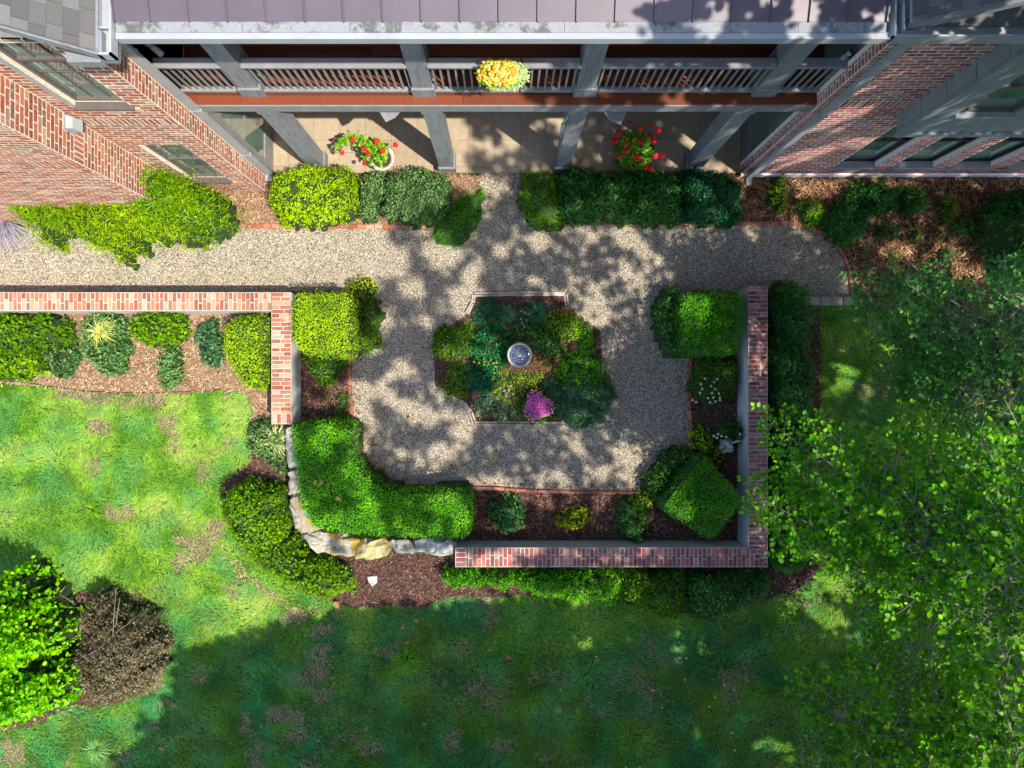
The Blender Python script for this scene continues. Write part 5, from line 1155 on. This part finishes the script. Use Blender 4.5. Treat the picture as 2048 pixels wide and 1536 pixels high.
T2 = [(1700,640,3.0,.4),(1705,570,3.6,.4),(1740,650,3.6,.4),(1790,600,3.8,.5),(1810,565,4.6,.5),(1840,590,4.2,.5),(1865,655,4.4,.5),(1900,600,4.6,.6),(1930,690,4.8,.6),(1960,560,5.4,.6),(1990,640,5,.6),(2030,590,5.8,.7),(2020,700,5.4,.6),(1960,760,5,.5),(1880,740,4.2,.5),(2045,790,5.5,.6),(1820,700,3.6,.4),(1750,720,2.6,.35),(1845,790,3.4,.4),(1905,820,4.4,.5),(2000,540,5.8,.7)]
n2 = tree('second rounded-leaved tree reaching in from the right edge below the straw-covered bed', (7.8, -.2, 0), (8.0,.1,6.2), [L3(*q) for q in under(T2)], .062, [(.02,.08,.025),(.04,.14,.035),(.08,.20,.05),(.16,.30,.07)], near=150)
T3 = [(1690,1340,3,.4),(1600,1370,2.6,.4),(1730,1290,3.6,.5),(1780,1230,3.6,.5),(1850,1260,4.2,.6),(1800,1330,4.2,.6),(1740,1390,4,.5),(1680,1420,3.6,.5),(1620,1450,3,.4),(1600,1520,3,.4),(1700,1500,4,.5),(1780,1450,4.5,.6),(1860,1380,4.8,.7),(1920,1310,5,.7),(1990,1260,5.2,.8),(1990,1360,5.4,.8),(1930,1430,5.2,.8),(1850,1500,5,.7),(2010,1470,5.6,.8),(1760,1540,4.8,.7),(1940,1540,5.6,.8),(2045,1340,5.8,.8)]
n3 = tree('dense dark small-leaved tree filling the bottom right corner', (6.4,-6.2, 0), (6.6,-6.0,5.6), [L3(*q) for q in under(T3)], .068, [(.022,.085,.012),(.06,.18,.02),(.13,.29,.035),(.25,.40,.06)], near=120)

# ------------------------------------------------------------------ unseen tall trees beside the garden: crowns shaped to cast the wanted dappled shade
XB = np.interp
def shade(px, py):  # wanted shade density on the ground; crown leaves are placed from it
    xb = XB(py, [-400,350,450,560,700,1180,1205,1240,1290,1340,1600], [800,860,780,670,640,640,760,560,380,310,190])
    d = np.clip((px - xb)/XB(py, [0,500,700,1180,1240], [60,110,120,140,60]), 0, 1)
    top = XB(py, [-400,560,1180,1215,1260], [.80,.74,.72,.96,1.0]); d = d*top
    d = np.where((px > 1500) & (py < 1150), np.clip(d + np.where(px > 1620, .3, .12), 0, .98), d)
    d = np.where((px > 583) & (px < 950) & (py > 838) & (py < 1085), np.clip(d, .45, .62), d)
    d = np.where((py > 1075) & (py < 1212) & (px < 1000), 0, d)
    d = np.where((py > 1134) & (py < 1215) & (px >= 1000) & (px < 1370), np.minimum(d, .45), d)
    d = np.where((px > 583) & (px < 700) & (py > 700) & (py < 850), .35, d)
    return d
LIT = [(650,1088,70,22),(850,1095,60,18),(600,1000,20,40),(1080,480,34,22),(1250,472,34,20),(1345,480,22,22),(1310,590,24,14),(1425,560,38,18),(1545,540,40,22),(1190,612,32,20),(830,575,32,22),(880,510,45,32),(770,640,28,24),(805,742,36,22),(870,830,52,18),(740,700,24,20),(890,905,44,24),(970,960,46,16),(1225,690,22,24),(1342,848,46,32),(1262,900,22,20),(1205,940,26,16),(1300,985,26,18),(1150,890,24,14),(1070,560,26,14),(960,525,24,16),(850,960,40,20),(1330,700,14,10),
       (1720,735,60,42),(1760,690,40,34),(1640,665,18,20),(1690,770,26,22),(1600,1180,40,44),(1560,1225,34,34),(1690,1170,42,28),(1650,1230,36,26),(1520,1490,26,26),(1575,1500,30,22),(1385,1470,22,12),(1175,1290,24,24),(1345,1270,16,22),(1260,1270,14,12),
       (1650,372,70,22),(1790,368,50,14),(1990,372,50,40),(1800,500,40,24),(1880,505,40,26),(1945,545,40,22),(1700,560,24,16),(1125,590,50,10),(1040,745,60,24),(1150,650,40,22),(900,700,36,26),(985,790,40,20),(1000,500,18,16),(1540,900,20,40),(1510,880,20,30),(1515,960,14,30),(1510,760,18,30),(1230,1105,60,12),(1150,1112,30,12),(1345,1112,30,12),(1000,1160,60,22),(1160,1180,40,22)]
NS = 100000
gx = rng.uniform(-8.5, 10.5, NS); gy = rng.uniform(-9, 9.5, NS); ppx, ppy = topx(gx, gy)
dn = shade(ppx, ppy); nz = fbm(gx, gy, .42, 52, 3); 
# keep crown leaves where the wanted shade map asks for them
thr = np.quantile(nz, np.clip(1 - dn*1.02, 0, 1).clip(.001, .999)); 
order_ = np.sort(nz); cdf = np.searchsorted(order_, nz)/len(nz)
k = (cdf > (1 - dn)) & (dn > .06)
k &= ~((gx > 3) & (gx < 7) & (gy > -5.2) & (gy < -2.6) & (rng.random(NS) < .5))
k &= ~((gx > 1.0) & (gx < 4.8) & (gy > -2.9) & (gy < 3) & (rng.random(NS) < .42))
for (a, b, c, d) in LIT: k &= ((ppx-a)/c)**2 + ((ppy-b)/d)**2 + (nz - .5)*1.2 > 1  # gaps cut in the crowns for the wanted sunlit spots
gx, gy = gx[k], gy[k]; N = len(gx)
low = (gy < -4.0) & (rng.random(N) < .65); h = np.where(low, rng.uniform(3, 7, N), rng.uniform(6.5, 9, N)); px_, py_ = None, None  # low crown leaves added to deepen the shade on the lower lawn
hx = lambda h: (gx + SX*h, gy + SY*h)
for _ in range(40):
    X_, Y_ = hx(h); lim = np.maximum(H - h, 0)
    bad = (np.abs(X_) < lim*.76 + .15) & (np.abs(Y_) < lim*.57 + .15) | ((X_ < 4.9) & (Y_ > 3.2) & (h < 7.6))
    if not bad.any(): break
    h = np.where(bad, h + .25, h)
h = h + .8 + rng.random(N)*1.6; X_, Y_ = hx(h)
STD = [((12.4, 1.5, 0), 'unseen tall tree east of the right wing, crown shaped to shade roof and path'), ((10.2,-2.2,0), 'unseen tall tree east of the terrace behind the leafy branches, crown shaped for shade'), ((5.4,-9.6,0), 'unseen tall tree beyond the bottom right corner, crown shaped to shade the lawn'),
       ((0.0,-11.2,0), 'unseen tall tree south of the lawn, straight below the terrace, crown shaped for shade'), ((-5.0,-12.4,0), 'unseen tall tree south-west of the lawn past the bottom edge, crown shaped for shade')]
cen = np.array([s[0][:2] for s in STD]); near_ = np.argmin((X_[:,None]-cen[None,:,0])**2 + (Y_[:,None]-cen[None,:,1])**2, 1)
for i, (b_, lb) in enumerate(STD):
    t = empty('shade_tree', b_, lb, 'tree'); k = near_ == i; n_ = int(k.sum())
    g = Geo(); tz = 8.0; g.tube([b_, (b_[0]+.1, b_[1], 3), (b_[0], b_[1]+.1, 6), (b_[0], b_[1], tz)], [.30,.25,.2,.12], 10); g.make('trunk', M['wood_stem'], t)
    if not n_: continue
    P = np.stack([X_[k], Y_[k], h[k]], 1)
    g = Geo()
    for j in rng.choice(n_, min(n_, 26), replace=False):
        e = P[j]; s = (b_[0], b_[1], R.uniform(4.5, 7.8)); m_ = [(s[q]*.5 + e[q]*.5) for q in range(3)]
        # no limb may hang where the drone looks down
        okc = all(abs(q[0]) > max(H-q[2],0)*.76 or abs(q[1]) > max(H-q[2],0)*.57 for q in (m_, e, [s[w]*.75+e[w]*.25 for w in range(3)]))
        def sh_(q): u_ = topx(np.array([q[0]-SX*q[2]]), np.array([q[1]-SY*q[2]])); return float(shade(*u_)[0])
        okc = okc and min(sh_(m_), sh_(e), sh_(s)) > .4
        if okc: g.tube([s, (m_[0], m_[1], m_[2] + .2), tuple(e)], [.09,.05,.01], 5)
    g.make('limbs', M['wood_stem'], t, kind='stuff') if g.v else None
    nn = norm(rng.normal(0, .35, (n_, 3)) + np.array([SX, SY, 1])); 
    scatter('crown', ROUND, P, nn, rdir(n_), rng.uniform(.11, .18, n_)*np.where(P[:,1] - SY*P[:,2]*1.0 < -3.9, 1.45, 1.0), palmix([(.03,.09,.02),(.08,.18,.03)], rng.random(n_)), M['leaf_s'], t)
print('objects', len(sc.objects), 'tris', sum(len(o.data.polygons) for o in sc.objects if o.type == 'MESH'), 'leaves', n1, n2, n3, 'shade', N)
